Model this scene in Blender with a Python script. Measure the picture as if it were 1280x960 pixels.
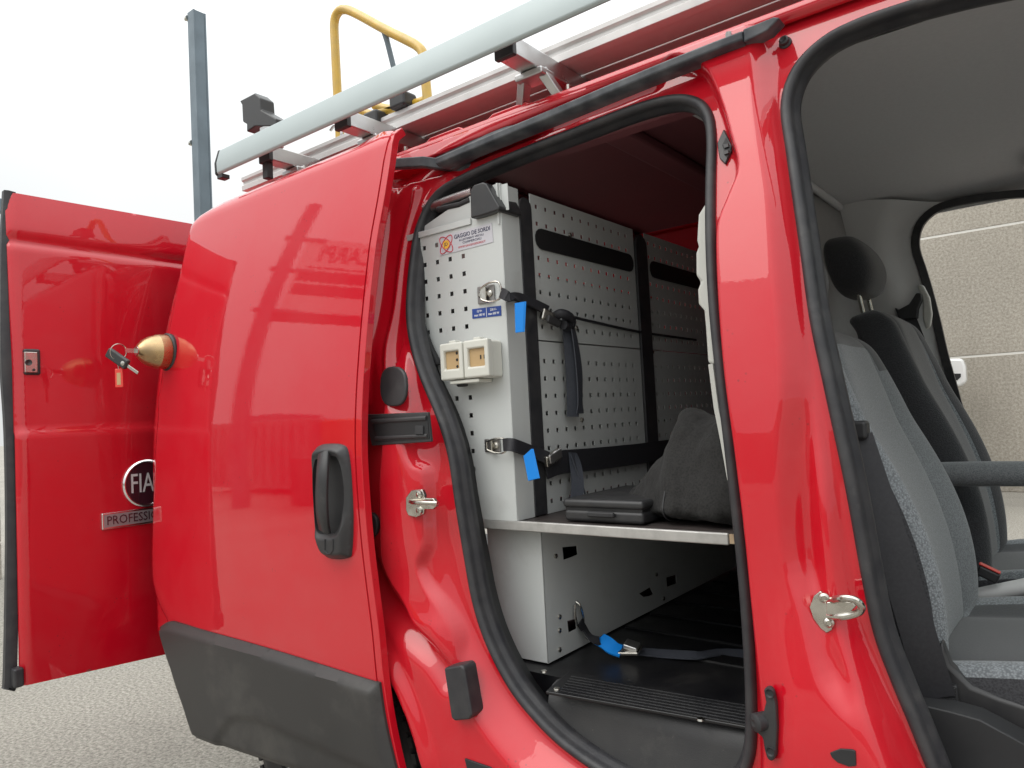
import bpy, bmesh, math, random
import numpy as np
from mathutils import Vector, Matrix
from mathutils.geometry import delaunay_2d_cdt

for o in list(bpy.data.objects):
    bpy.data.objects.remove(o)
random.seed(7)
SC = bpy.context.scene
COL = SC.collection

# ------------------------------------------------------------------ camera
FOC = 919.6                                   # focal length in photo pixels (1280 wide)
AX = np.array([1180.0, -102.0, -FOC]); AX /= np.linalg.norm(AX)     # van length axis seen from the camera
AY = np.array([717.0, 3.0, FOC]);      AY /= np.linalg.norm(AY)     # van width axis
AZ = np.cross(AX, AY)
if AZ[1] > 0: AZ = -AZ
CAM = np.array([0.0, -1.11, 1.10])
cam_d = bpy.data.cameras.new('camera'); cam = bpy.data.objects.new('camera', cam_d); COL.objects.link(cam)
cam_d.sensor_width = 36.0; cam_d.lens = 36.0 * FOC / 1280.0; cam_d.clip_start = 0.05; cam_d.clip_end = 2000
Rm = Matrix(((AX[0], -AX[1], -AX[2]), (AY[0], -AY[1], -AY[2]), (AZ[0], -AZ[1], -AZ[2])))
cam.matrix_world = Matrix.Translation(Vector(CAM)) @ Rm.to_4x4()
SC.camera = cam

# ------------------------------------------------------------------ sky, sun, exposure
SUN_EL, SUN_AZ = math.radians(52), math.radians(205)     # azimuth from +Y, clockwise
w = bpy.data.worlds.new('World'); SC.world = w; w.use_nodes = True
nt = w.node_tree; nt.nodes.clear()
wo = nt.nodes.new('ShaderNodeOutputWorld'); bg = nt.nodes.new('ShaderNodeBackground')
sky = nt.nodes.new('ShaderNodeTexSky'); sky.sky_type = 'NISHITA'; sky.sun_disc = False
sky.sun_elevation = SUN_EL; sky.sun_rotation = SUN_AZ; sky.dust_density = 4.0
tc = nt.nodes.new('ShaderNodeTexCoord'); nz = nt.nodes.new('ShaderNodeTexNoise')
nz.inputs['Scale'].default_value = 1.6; nz.inputs['Detail'].default_value = 3.0
rp = nt.nodes.new('ShaderNodeValToRGB')
rp.color_ramp.elements[0].position = 0.3; rp.color_ramp.elements[0].color = (10.6, 11.1, 11.2, 1)
rp.color_ramp.elements[1].position = 0.75; rp.color_ramp.elements[1].color = (13.6, 13.6, 13.4, 1)
mx = nt.nodes.new('ShaderNodeMix'); mx.data_type = 'RGBA'; mx.inputs['Factor'].default_value = 0.93
nt.links.new(tc.outputs['Generated'], nz.inputs['Vector']); nt.links.new(nz.outputs['Fac'], rp.inputs['Fac'])
nt.links.new(sky.outputs['Color'], mx.inputs[6]); nt.links.new(rp.outputs['Color'], mx.inputs[7])
sx = nt.nodes.new('ShaderNodeSeparateXYZ'); mr = nt.nodes.new('ShaderNodeMapRange'); vm = nt.nodes.new('ShaderNodeVectorMath'); vm.operation = 'SCALE'
pw = nt.nodes.new('ShaderNodeMath'); pw.operation = 'POWER'; pw.inputs[1].default_value = 1.7; pw.use_clamp = True
mr.inputs[1].default_value = 0.0; mr.inputs[2].default_value = 1.0; mr.inputs[3].default_value = 0.47; mr.inputs[4].default_value = 1.65   # standard overcast sky: zenith nearly three times the horizon
nt.links.new(tc.outputs['Generated'], sx.inputs[0]); nt.links.new(sx.outputs['Z'], pw.inputs[0]); nt.links.new(pw.outputs[0], mr.inputs[0]); nt.links.new(mx.outputs[2], vm.inputs[0]); nt.links.new(mr.outputs[0], vm.inputs['Scale'])
nt.links.new(vm.outputs[0], bg.inputs['Color']); bg.inputs['Strength'].default_value = 0.1
nt.links.new(bg.outputs['Background'], wo.inputs['Surface'])
sl = bpy.data.lights.new('sun', 'SUN'); sl.energy = 0.75; sl.angle = math.radians(50); sl.color = (1.0, 0.96, 0.9)
so = bpy.data.objects.new('sun', sl); COL.objects.link(so)
sd = Vector((math.sin(SUN_AZ) * math.cos(SUN_EL), math.cos(SUN_AZ) * math.cos(SUN_EL), math.sin(SUN_EL)))
so.rotation_euler = (-sd).to_track_quat('-Z', 'Y').to_euler(); so.location = sd * 30
SC.view_settings.view_transform = 'Standard'; SC.view_settings.look = 'None'
SC.view_settings.exposure = 0.5; SC.view_settings.gamma = 1.0; SC.view_settings.use_curve_mapping = False
SC.cycles.max_bounces = 10; SC.cycles.diffuse_bounces = 5; SC.cycles.glossy_bounces = 5
SC.cycles.use_denoising = True

# ------------------------------------------------------------------ survey: photo pixel -> point on a known plane of the van
def ray(u, v):
    d = np.array([u - 640.0, v - 480.0, FOC]); return np.array([d @ AX, d @ AY, d @ AZ])
def onY(u, v, y): r = ray(u, v); return CAM + r * ((y - CAM[1]) / r[1])
def onX(u, v, x): r = ray(u, v); return CAM + r * ((x - CAM[0]) / r[0])
def onZ(u, v, z): r = ray(u, v); return CAM + r * ((z - CAM[2]) / r[2])
def S(z):                                      # tumblehome of the body side
    z = np.asarray(z, float); return 0.25 * np.maximum(0, z - 0.95) ** 2
def onS(u, v, off=0.0):
    z = 1.1
    for _ in range(30):
        p = onY(u, v, float(S(z)) + off); z = 0.5 * z + 0.5 * p[2]
    return p
def SD(z):                                     # the sliding door is flatter than the body behind it
    z = np.asarray(z, float); return 0.13 * np.maximum(0, z - 0.95) ** 2
def onD(u, v, off=0.0):
    z = 1.1
    for _ in range(30):
        p = onY(u, v, float(SD(z)) + off); z = 0.5 * z + 0.5 * p[2]
    return p
def xzD(pts, off=0.0): return [(p[0], p[2]) for p in (onD(u, v, off) for u, v in pts)]
def xzS(pts, off=0.0): return [(p[0], p[2]) for p in (onS(u, v, off) for u, v in pts)]

# ------------------------------------------------------------------ helpers
def smooth(a, b, x):
    t = np.clip((np.asarray(x, float) - a) / (b - a), 0, 1); return t * t * (3 - 2 * t)
def catmull(pts, n=6, closed=False):
    P = [np.array(p, float) for p in pts]; N = len(P); out = []
    for i in range(N if closed else N - 1):
        p0 = P[(i - 1) % N] if closed or i > 0 else 2 * P[0] - P[1]
        p1 = P[i]; p2 = P[(i + 1) % N]
        p3 = P[(i + 2) % N] if closed or i + 2 < N else 2 * P[-1] - P[-2]
        for k in range(n):
            t = k / n
            out.append(0.5 * ((2 * p1) + (-p0 + p2) * t + (2 * p0 - 5 * p1 + 4 * p2 - p3) * t * t + (-p0 + 3 * p1 - 3 * p2 + p3) * t ** 3))
    if not closed: out.append(P[-1])
    return out
def resample(pts, step, closed=False):
    P = np.array(pts, float)
    if closed: P = np.vstack([P, P[:1]])
    d = np.r_[0, np.cumsum(np.linalg.norm(np.diff(P, axis=0), axis=1))]
    n = max(2, int(round(d[-1] / step)))
    t = np.linspace(0, d[-1], n + 1)
    out = np.stack([np.interp(t, d, P[:, k]) for k in range(P.shape[1])], 1)
    return out[:-1] if closed else out
def seg_dist(poly, X, Z, closed=False, signed=False):
    P = np.array(poly, float)
    if closed: P = np.vstack([P, P[:1]])
    best = np.full(X.shape, 1e9); sg = np.ones(X.shape)
    for (ax, az), (bx, bz) in zip(P[:-1], P[1:]):
        dx, dz = bx - ax, bz - az; L = dx * dx + dz * dz
        if L < 1e-14: continue
        t = np.clip(((X - ax) * dx + (Z - az) * dz) / L, 0, 1)
        qx = X - ax - t * dx; qz = Z - az - t * dz; d = np.hypot(qx, qz)
        m = d < best - 1e-9
        best = np.where(m, d, best)
        if signed: sg = np.where(m, np.sign(dx * qz - dz * qx + 1e-15), sg)
    return best * sg if signed else best
def inside(poly, X, Z):
    P = np.array(poly, float); r = np.zeros(X.shape, bool); n = len(P); j = n - 1
    for i in range(n):
        xi, zi = P[i]; xj, zj = P[j]
        c = ((zi > Z) != (zj > Z)) & (X < (xj - xi) * (Z - zi) / (zj - zi + 1e-18) + xi)
        r ^= c; j = i
    return r

def attach(o, parent):
    o.parent = parent
    if parent.type == 'EMPTY': o.matrix_parent_inverse = Matrix.Translation(-parent.location)
def finish(name, me, mat, parent=None, ang=35, bevel=0.0, seg=2):
    if mat is not None:
        for m in (mat if isinstance(mat, (list, tuple)) else [mat]): me.materials.append(m)
    me.polygons.foreach_set('use_smooth', [True] * len(me.polygons))
    if ang < 180: me.set_sharp_from_angle(angle=math.radians(ang))
    me.update()
    o = bpy.data.objects.new(name, me); COL.objects.link(o)
    if parent is not None: attach(o, parent)
    if bevel:
        b = o.modifiers.new('bevel', 'BEVEL'); b.width = bevel; b.segments = seg; b.limit_method = 'ANGLE'
        b.angle_limit = math.radians(40); b.harden_normals = True
    return o
def obj(name, bm, mat, parent=None, ang=35, bevel=0.0, seg=2, recalc=True):
    if recalc: bmesh.ops.recalc_face_normals(bm, faces=bm.faces)
    me = bpy.data.meshes.new(name); bm.to_mesh(me); bm.free()
    return finish(name, me, mat, parent, ang, bevel, seg)
def tag(o, label=None, cat=None, group=None, kind=None):
    if label: o['label'] = label
    if cat: o['category'] = cat
    if group: o['group'] = group
    if kind: o['kind'] = kind
    return o
def thing(name, label, cat, loc=(0, 0, 0), group=None):
    o = bpy.data.objects.new(name, None); COL.objects.link(o); o.empty_display_size = 0.1; o.location = [float(q) for q in loc]
    return tag(o, label, cat, group)
def box(bm, lo, hi, M=None):
    x0, y0, z0 = lo; x1, y1, z1 = hi
    vs = [Vector(p) for p in ((x0,y0,z0),(x1,y0,z0),(x1,y1,z0),(x0,y1,z0),(x0,y0,z1),(x1,y0,z1),(x1,y1,z1),(x0,y1,z1))]
    if M is not None: vs = [M @ v for v in vs]
    v = [bm.verts.new(p) for p in vs]
    for f in ((0,3,2,1),(4,5,6,7),(0,1,5,4),(1,2,6,5),(2,3,7,6),(3,0,4,7)): bm.faces.new([v[i] for i in f])
    return bm
def prism(bm, pts, vec):
    vec = Vector(vec); a = [bm.verts.new(Vector(p)) for p in pts]; b = [bm.verts.new(Vector(p) + vec) for p in pts]
    n = len(a)
    bm.faces.new(a[::-1]); bm.faces.new(b)
    for i in range(n): bm.faces.new((a[i], a[(i+1) % n], b[(i+1) % n], b[i]))
    return bm
def frames(path, nrm):
    P = [Vector(p) for p in path]; out = []
    for i in range(len(P)):
        t = (P[min(i+1, len(P)-1)] - P[max(i-1, 0)])
        out.append((P[i], t.normalized()))
    return out
def sweep(bm, path, prof, nrm, closed=False, cap=True):
    """prof: 2D points (b, n): b along tangent x normal, n along the normal; nrm: vector or a list, one per point"""
    P = [Vector(p) for p in path]; N = len(P); rings = []
    for i in range(N):
        if closed: t = P[(i+1) % N] - P[i-1]
        else: t = P[min(i+1, N-1)] - P[max(i-1, 0)]
        t.normalize()
        n = Vector(nrm[i] if isinstance(nrm, list) else nrm)
        b = t.cross(n).normalized(); n = b.cross(t).normalized()
        rings.append([bm.verts.new(P[i] + b * pb + n * pn) for pb, pn in prof])
    m = len(prof)
    for i in range(N if closed else N - 1):
        r0, r1 = rings[i], rings[(i+1) % N]
        for k in range(m): bm.faces.new((r0[k], r0[(k+1) % m], r1[(k+1) % m], r1[k]))
    if not closed and cap:
        bm.faces.new(rings[0][::-1]); bm.faces.new(rings[-1])
    return bm
def tube(bm, path, r, n=8, closed=False):
    P = [Vector(p) for p in path]; N = len(P)
    t0 = (P[1] - P[0]).normalized(); ref = Vector((0, 0, 1)) if abs(t0.z) < 0.9 else Vector((1, 0, 0))
    nv = (ref - t0 * ref.dot(t0)).normalized(); rings = []
    for i in range(N):
        t = (P[(i+1) % N] - P[i-1]) if closed else (P[min(i+1, N-1)] - P[max(i-1, 0)])
        t.normalize(); nv = (nv - t * nv.dot(t)).normalized(); b = t.cross(nv)
        rr = r[i] if isinstance(r, (list, tuple)) else r
        rings.append([bm.verts.new(P[i] + nv * (math.cos(2*math.pi*k/n) * rr) + b * (math.sin(2*math.pi*k/n) * rr)) for k in range(n)])
    for i in range(N if closed else N - 1):
        r0, r1 = rings[i], rings[(i+1) % N]
        for k in range(n): bm.faces.new((r0[k], r0[(k+1) % n], r1[(k+1) % n], r1[k]))
    if not closed:
        bm.faces.new(rings[0][::-1]); bm.faces.new(rings[-1])
    return bm
def lathe(bm, o, d, prof, n=24):
    """prof: (distance along d, radius)"""
    o = Vector(o); d = Vector(d).normalized(); ref = Vector((0, 0, 1)) if abs(d.z) < 0.9 else Vector((1, 0, 0))
    a = (ref - d * ref.dot(d)).normalized(); b = d.cross(a); rings = []
    for h, r in prof:
        if r < 1e-6: rings.append([bm.verts.new(o + d * h)])
        else: rings.append([bm.verts.new(o + d * h + a * (math.cos(2*math.pi*k/n) * r) + b * (math.sin(2*math.pi*k/n) * r)) for k in range(n)])
    for r0, r1 in zip(rings[:-1], rings[1:]):
        for k in range(n):
            k2 = (k + 1) % n
            if len(r0) == 1: bm.faces.new((r0[0], r1[k2], r1[k]))
            elif len(r1) == 1: bm.faces.new((r0[k], r0[k2], r1[0]))
            else: bm.faces.new((r0[k], r0[k2], r1[k2], r1[k]))
    if len(rings[0]) > 1: bm.faces.new(rings[0][::-1])
    if len(rings[-1]) > 1: bm.faces.new(rings[-1])
    return bm
def text_mesh(name, body, size, mat, M, parent=None, depth=0.0008, align='CENTER', sx=1.0, bold=0.0):
    cu = bpy.data.curves.new(name, 'FONT'); cu.body = body; cu.size = size; cu.extrude = depth; cu.align_x = align; cu.align_y = 'CENTER'
    cu.offset = bold; cu.resolution_u = 2
    to = bpy.data.objects.new(name + '_source', cu); COL.objects.link(to)
    dg = bpy.context.evaluated_depsgraph_get(); me = bpy.data.meshes.new_from_object(to.evaluated_get(dg))
    bpy.data.objects.remove(to); bpy.data.curves.remove(cu)
    me.transform(M @ Matrix.Diagonal((sx, 1, 1, 1))); me.name = name; me.materials.clear()
    return finish(name, me, mat, parent)
def basis(o, x, y):
    x = Vector(x).normalized(); y = Vector(y); y = (y - x * x.dot(y)).normalized(); z = x.cross(y)
    return Matrix(((x.x, y.x, z.x, o[0]), (x.y, y.y, z.y, o[1]), (x.z, y.z, z.z, o[2]), (0, 0, 0, 1)))
def panel(name, outer, holes, yfun, step, mat, parent=None, thick=0.0, tsign=1.0, fine=None, ang=50):
    """a pressed sheet: outline in (x, z), height y = yfun(x, z); a real thickness behind it"""
    cst = fine[2] if fine else step
    loops = [resample(outer, cst * 1.5 if fine else step, True)] + [resample(h, cst if fine else step, True) for h in holes]
    vs = []; es = []
    for L in loops:
        b = len(vs); vs += [tuple(p) for p in L]; es += [(b + i, b + (i + 1) % len(L)) for i in range(len(L))]
    O = np.array(outer); x0, z0 = O.min(0); x1, z1 = O.max(0)
    gx, gz = np.meshgrid(np.arange(x0, x1, step), np.arange(z0, z1, step)); gx = gx + (np.arange(gx.shape[0]) % 2)[:, None] * step * 0.5
    gx = gx.ravel(); gz = gz.ravel()
    if fine:
        kk = (gx < fine[0]) | (gx > fine[1]); gx, gz = gx[kk], gz[kk]
        fx, fz_ = np.meshgrid(np.arange(fine[0], fine[1], fine[2]), np.arange(z0, z1, fine[2])); fx = fx + (np.arange(fx.shape[0]) % 2)[:, None] * fine[2] * 0.5
        gx = np.r_[gx, fx.ravel()]; gz = np.r_[gz, fz_.ravel()]
    k = inside(loops[0], gx, gz)
    for L in loops[1:]: k &= ~inside(L, gx, gz)
    gx, gz = gx[k], gz[k]
    d = np.full(gx.shape, 1e9)
    for L in loops: d = np.minimum(d, seg_dist(L, gx, gz, True))
    k = d > (cst if fine else step) * 0.45
    vs += list(zip(gx[k], gz[k]))
    V, _, F, _, _, _ = delaunay_2d_cdt([Vector(p) for p in vs], es, [], 0, 1e-7)
    V = np.array([tuple(p) for p in V]); F = np.array([f for f in F if len(f) == 3])
    c = V[F].mean(1); k = inside(loops[0], c[:, 0], c[:, 1])
    for L in loops[1:]: k &= ~inside(L, c[:, 0], c[:, 1])
    F = F[k]
    Y = yfun(V[:, 0], V[:, 1])
    pts = np.stack([V[:, 0], Y, V[:, 1]], 1)
    e1 = V[F[:, 1]] - V[F[:, 0]]; e2 = V[F[:, 2]] - V[F[:, 0]]
    flip = (e1[:, 0] * e2[:, 1] - e1[:, 1] * e2[:, 0]) < 0           # want normals along -Y * tsign
    if tsign < 0: flip = ~flip
    F[flip] = F[flip][:, ::-1]
    faces = F.tolist(); n = len(pts)
    if thick:
        from collections import Counter
        ed = Counter(); de = {}
        for f in faces:
            for a, b in ((f[0], f[1]), (f[1], f[2]), (f[2], f[0])):
                ed[(min(a, b), max(a, b))] += 1; de[(min(a, b), max(a, b))] = (a, b)
        back = pts + np.array([0, thick * tsign, 0])
        faces2 = [[a + n for a in f[::-1]] for f in faces]
        rim = [de[e] for e, q in ed.items() if q == 1]
        faces = faces + faces2 + [[b, a, a + n, b + n] for a, b in rim]
        pts = np.vstack([pts, back])
    me = bpy.data.meshes.new(name); me.from_pydata([tuple(p) for p in pts], [], faces); me.validate()
    return finish(name, me, mat, parent, ang)
def perforated(name, o, ud, vd, W, H, us, vs, hole, thick, nd, mat, parent=None, skip=None):
    """sheet with square punched holes; us, vs hole centres"""
    o, ud, vd, nd = (np.array(a, float) for a in (o, ud, vd, nd))
    ue = [0.0]; 
    for q in us: ue += [q - hole/2, q + hole/2]
    ue.append(W); ve = [0.0]
    for q in vs: ve += [q - hole/2, q + hole/2]
    ve.append(H)
    bm = bmesh.new(); g = {}
    def vert(i, j, k):
        if (i, j, k) not in g: g[(i, j, k)] = bm.verts.new(o + ud * ue[i] + vd * ve[j] + nd * (thick * k))
        return g[(i, j, k)]
    def solid(i, j):
        if i < 0 or j < 0 or i >= len(ue) - 1 or j >= len(ve) - 1: return False
        if i % 2 == 1 and j % 2 == 1 and not (skip and skip(us[i // 2], vs[j // 2])): return False
        return True
    for i in range(len(ue) - 1):
        for j in range(len(ve) - 1):
            if not solid(i, j): continue
            for k in (0, 1): bm.faces.new([vert(i, j, k), vert(i+1, j, k), vert(i+1, j+1, k), vert(i, j+1, k)])
            for (di, dj, a, b) in ((-1, 0, (i, j), (i, j+1)), (1, 0, (i+1, j), (i+1, j+1)), (0, -1, (i, j), (i+1, j)), (0, 1, (i, j+1), (i+1, j+1))):
                if not solid(i + di, j + dj): bm.faces.new([vert(*a, 0), vert(*b, 0), vert(*b, 1), vert(*a, 1)])
    return obj(name, bm, mat, parent, 30)

# ------------------------------------------------------------------ materials
def mat(name, col, rough=0.5, metal=0.0, coat=0.0, spec=0.5, coat_rough=0.03):
    m = bpy.data.materials.new(name); m.use_nodes = True
    b = m.node_tree.nodes['Principled BSDF']
    b.inputs['Base Color'].default_value = (*col, 1); b.inputs['Roughness'].default_value = rough
    b.inputs['Metallic'].default_value = metal; b.inputs['Coat Weight'].default_value = coat
    b.inputs['Coat Roughness'].default_value = coat_rough; b.inputs['Specular IOR Level'].default_value = spec
    return m
def N(m, t, **kw):
    n = m.node_tree.nodes.new(t)
    for k, v in kw.items():
        if k in n.inputs: n.inputs[k].default_value = v
        else: setattr(n, k, v)
    return n
def L(m, a, b): m.node_tree.links.new(a, b)
def bsdf(m): return m.node_tree.nodes['Principled BSDF']
def add_noise(m, scale, amount, col2=None, detail=6, lo=0.35, hi=0.7, rough_var=0.0, bump=0.0, bump_scale=None, bump_dist=0.001, obj_space=True):
    t = N(m, 'ShaderNodeTexCoord'); b = bsdf(m); src = t.outputs['Object']
    n = N(m, 'ShaderNodeTexNoise', Scale=scale, Detail=detail); L(m, src, n.inputs['Vector'])
    if col2 is not None:
        r = N(m, 'ShaderNodeMapRange'); r.inputs[1].default_value = lo; r.inputs[2].default_value = hi; r.inputs[4].default_value = amount
        L(m, n.outputs['Fac'], r.inputs[0])
        mix = N(m, 'ShaderNodeMix', data_type='RGBA'); mix.inputs[6].default_value = b.inputs['Base Color'].default_value; mix.inputs[7].default_value = (*col2, 1)
        L(m, r.outputs[0], mix.inputs[0]); L(m, mix.outputs[2], b.inputs['Base Color'])
    if rough_var:
        r = N(m, 'ShaderNodeMapRange'); r.inputs[1].default_value = lo; r.inputs[2].default_value = hi
        r0 = b.inputs['Roughness'].default_value; r.inputs[3].default_value = r0 - rough_var; r.inputs[4].default_value = r0 + rough_var
        L(m, n.outputs['Fac'], r.inputs[0]); L(m, r.outputs[0], b.inputs['Roughness'])
    if bump:
        n2 = N(m, 'ShaderNodeTexNoise', Scale=bump_scale or scale * 4, Detail=3.0); L(m, src, n2.inputs['Vector'])
        bp = N(m, 'ShaderNodeBump', Strength=bump, Distance=bump_dist); L(m, n2.outputs['Fac'], bp.inputs['Height']); L(m, bp.outputs['Normal'], b.inputs['Normal'])
    return m

RED = mat('red_paint', (0.56, 0.003, 0.015), 0.40, 0.0, 1.0, 0.08, 0.02); bsdf(RED).inputs['Coat IOR'].default_value = 1.62
def red_nodes(m):
    b = bsdf(m); t = N(m, 'ShaderNodeTexCoord')
    n = N(m, 'ShaderNodeTexNoise', Scale=3.0, Detail=8.0, Roughness=0.65); L(m, t.outputs['Object'], n.inputs['Vector'])
    r = N(m, 'ShaderNodeMapRange'); r.inputs[1].default_value = 0.4; r.inputs[2].default_value = 0.75; r.inputs[4].default_value = 0.06
    L(m, n.outputs['Fac'], r.inputs[0])
    # dried rain spots and specks of dirt
    v = N(m, 'ShaderNodeTexVoronoi', Scale=70.0); L(m, t.outputs['Object'], v.inputs['Vector'])
    sp = N(m, 'ShaderNodeMapRange'); sp.inputs[1].default_value = 0.10; sp.inputs[2].default_value = 0.16; sp.inputs[3].default_value = 1.0; sp.inputs[4].default_value = 0.0
    L(m, v.outputs['Distance'], sp.inputs[0])
    n3 = N(m, 'ShaderNodeTexNoise', Scale=9.0, Detail=2.0); L(m, t.outputs['Object'], n3.inputs['Vector'])
    g = N(m, 'ShaderNodeMapRange'); g.inputs[1].default_value = 0.58; g.inputs[2].default_value = 0.66; g.inputs[4].default_value = 0.45; L(m, n3.outputs['Fac'], g.inputs[0])
    sg = N(m, 'ShaderNodeMath', operation='MULTIPLY'); L(m, sp.outputs[0], sg.inputs[0]); L(m, g.outputs[0], sg.inputs[1])
    mix = N(m, 'ShaderNodeMix', data_type='RGBA'); mix.inputs[6].default_value = b.inputs['Base Color'].default_value; mix.inputs[7].default_value = (0.45, 0.36, 0.33, 1)
    L(m, r.outputs[0], mix.inputs[0])
    mix2 = N(m, 'ShaderNodeMix', data_type='RGBA'); mix2.inputs[7].default_value = (0.10, 0.02, 0.02, 1)
    L(m, sg.outputs[0], mix2.inputs[0]); L(m, mix.outputs[2], mix2.inputs[6]); L(m, mix2.outputs[2], b.inputs['Base Color'])
    cr = N(m, 'ShaderNodeMapRange'); cr.inputs[1].default_value = 0.35; cr.inputs[2].default_value = 0.75; cr.inputs[3].default_value = 0.002; cr.inputs[4].default_value = 0.014
    L(m, n.outputs['Fac'], cr.inputs[0]); L(m, cr.outputs[0], b.inputs['Coat Roughness'])
    n2 = N(m, 'ShaderNodeTexNoise', Scale=140.0, Detail=2.0); L(m, t.outputs['Object'], n2.inputs['Vector'])
    bp = N(m, 'ShaderNodeBump', Strength=0.022, Distance=0.0012); L(m, n2.outputs['Fac'], bp.inputs['Height'])
    L(m, bp.outputs['Normal'], b.inputs['Coat Normal'])
red_nodes(RED)
RUBBER = add_noise(mat('rubber_seal', (0.024, 0.024, 0.028), 0.5), 30, 0.5, (0.06, 0.058, 0.058), bump=0.15, bump_scale=300)
TRACK = add_noise(mat('dusty_track_black', (0.04, 0.045, 0.055), 0.45), 22, 0.8, (0.16, 0.17, 0.18), detail=10, bump=0.3, bump_scale=60)
BLACKP = add_noise(mat('black_plastic', (0.028, 0.028, 0.030), 0.42), 25, 0.35, (0.055, 0.053, 0.052), rough_var=0.06, bump=0.12, bump_scale=900, bump_dist=0.0004)
CLAD = add_noise(mat('cladding_plastic', (0.030, 0.029, 0.029), 0.48), 5, 0.5, (0.05, 0.048, 0.046), rough_var=0.05, bump=0.15, bump_scale=1100, bump_dist=0.0003)
DARK = add_noise(mat('dark_trim', (0.02, 0.02, 0.022), 0.55), 12, 0.5, (0.04, 0.04, 0.042), bump=0.2, bump_scale=700, bump_dist=0.0005)
MATR = add_noise(mat('rubber_floor', (0.005, 0.005, 0.0065), 0.40), 9, 0.5, (0.013, 0.0125, 0.0125), detail=9, rough_var=0.1, bump=0.25, bump_scale=350)
STEP = add_noise(mat('step_trim', (0.027, 0.027, 0.029), 0.55), 14, 0.6, (0.045, 0.044, 0.043), bump=0.3, bump_scale=500)
GREY = add_noise(mat('grey_powder_coat', (0.57, 0.59, 0.58), 0.42), 6, 0.25, (0.50, 0.51, 0.50), rough_var=0.06, bump=0.05, bump_scale=700)
CHROME = add_noise(mat('zinc_chrome', (0.62, 0.60, 0.55), 0.22, 1.0), 60, 0.5, (0.35, 0.32, 0.27), rough_var=0.1)
BRASS = add_noise(mat('worn_brass', (0.55, 0.38, 0.20), 0.34, 1.0), 26, 0.75, (0.30, 0.22, 0.14), detail=10, rough_var=0.1)
ALU = add_noise(mat('aluminium', (0.62, 0.62, 0.62), 0.38, 1.0), 14, 0.5, (0.42, 0.41, 0.40), detail=9, rough_var=0.12, bump=0.05, bump_scale=200)
ANOD = add_noise(mat('satin_silver_profile', (0.42, 0.475, 0.48), 0.5, 0.2), 4, 0.35, (0.37, 0.425, 0.43), rough_var=0.05)
DECK = add_noise(mat('mill_aluminium_deck', (0.62, 0.61, 0.60), 0.5, 0.25), 14, 0.5, (0.5, 0.49, 0.48), detail=9, rough_var=0.1)
YEL = add_noise(mat('yellow_enamel', (0.62, 0.38, 0.04), 0.4, 0.0, 0.4), 30, 0.6, (0.42, 0.30, 0.10), rough_var=0.1)
BLUE = mat('blue_strap_tag', (0.0, 0.22, 0.72), 0.6)
WEB = add_noise(mat('black_webbing', (0.016, 0.016, 0.020), 0.62), 200, 0.4, (0.035, 0.035, 0.04), bump=0.4, bump_scale=900, bump_dist=0.0005)
TAILW = add_noise(mat('strap_tail_webbing', (0.05, 0.055, 0.07), 0.55), 200, 0.4, (0.075, 0.08, 0.095), bump=0.4, bump_scale=900, bump_dist=0.0005)
PLY = add_noise(mat('film_faced_board', (0.045, 0.036, 0.034), 0.5), 60, 0.5, (0.075, 0.062, 0.058), bump=0.2, bump_scale=500)
EDGE = add_noise(mat('aluminium_edge', (0.50, 0.49, 0.47), 0.45, 0.4), 40, 0.6, (0.32, 0.31, 0.29), rough_var=0.1)
WOODE = add_noise(mat('bare_ply_edge', (0.45, 0.34, 0.22), 0.7), 40, 0.6, (0.3, 0.2, 0.12))
WHITEP = add_noise(mat('ivory_plastic', (0.66, 0.66, 0.60), 0.35), 10, 0.3, (0.56, 0.56, 0.50), rough_var=0.05)
TAN = add_noise(mat('amber_window', (0.50, 0.34, 0.17), 0.3), 8, 0.3, (0.6, 0.44, 0.26))
HEADL = add_noise(mat('headliner_cloth', (0.60, 0.60, 0.61), 0.9), 120, 0.4, (0.52, 0.52, 0.53), bump=0.3, bump_scale=800)
TRIMG = add_noise(mat('grey_trim', (0.64, 0.64, 0.64), 0.5), 12, 0.3, (0.58, 0.58, 0.58), bump=0.15, bump_scale=900, bump_dist=0.0005)
TRIML = add_noise(mat('light_grey_trim', (0.58, 0.58, 0.54), 0.5), 12, 0.3, (0.5, 0.5, 0.46))
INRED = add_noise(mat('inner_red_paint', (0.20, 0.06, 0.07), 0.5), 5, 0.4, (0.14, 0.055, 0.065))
def fabric(name, c1, c2, scale, rough=0.9, bump=0.6, nmix=1.0):
    m = mat(name, c1, rough); b = bsdf(m); t = N(m, 'ShaderNodeTexCoord'); b.inputs['Sheen Weight'].default_value = 0.25
    v = N(m, 'ShaderNodeTexVoronoi', Scale=scale); L(m, t.outputs['Object'], v.inputs['Vector'])
    n = N(m, 'ShaderNodeTexNoise', Scale=scale * 0.8, Detail=4.0); L(m, t.outputs['Object'], n.inputs['Vector'])
    ad = N(m, 'ShaderNodeMath', operation='MULTIPLY_ADD'); L(m, n.outputs['Fac'], ad.inputs[0]); ad.inputs[1].default_value = nmix; L(m, v.outputs['Distance'], ad.inputs[2])
    r = N(m, 'ShaderNodeMapRange'); r.inputs[1].default_value = 0.05 + 0.5 * nmix; r.inputs[2].default_value = 0.75 + 0.5 * nmix; L(m, ad.outputs[0], r.inputs[0])
    mix = N(m, 'ShaderNodeMix', data_type='RGBA'); mix.inputs[6].default_value = (*c1, 1); mix.inputs[7].default_value = (*c2, 1)
    L(m, r.outputs[0], mix.inputs[0]); L(m, mix.outputs[2], b.inputs['Base Color'])
    bp = N(m, 'ShaderNodeBump', Strength=bump, Distance=0.0012); L(m, v.outputs['Distance'], bp.inputs['Height']); L(m, bp.outputs['Normal'], b.inputs['Normal'])
    return m
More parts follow.
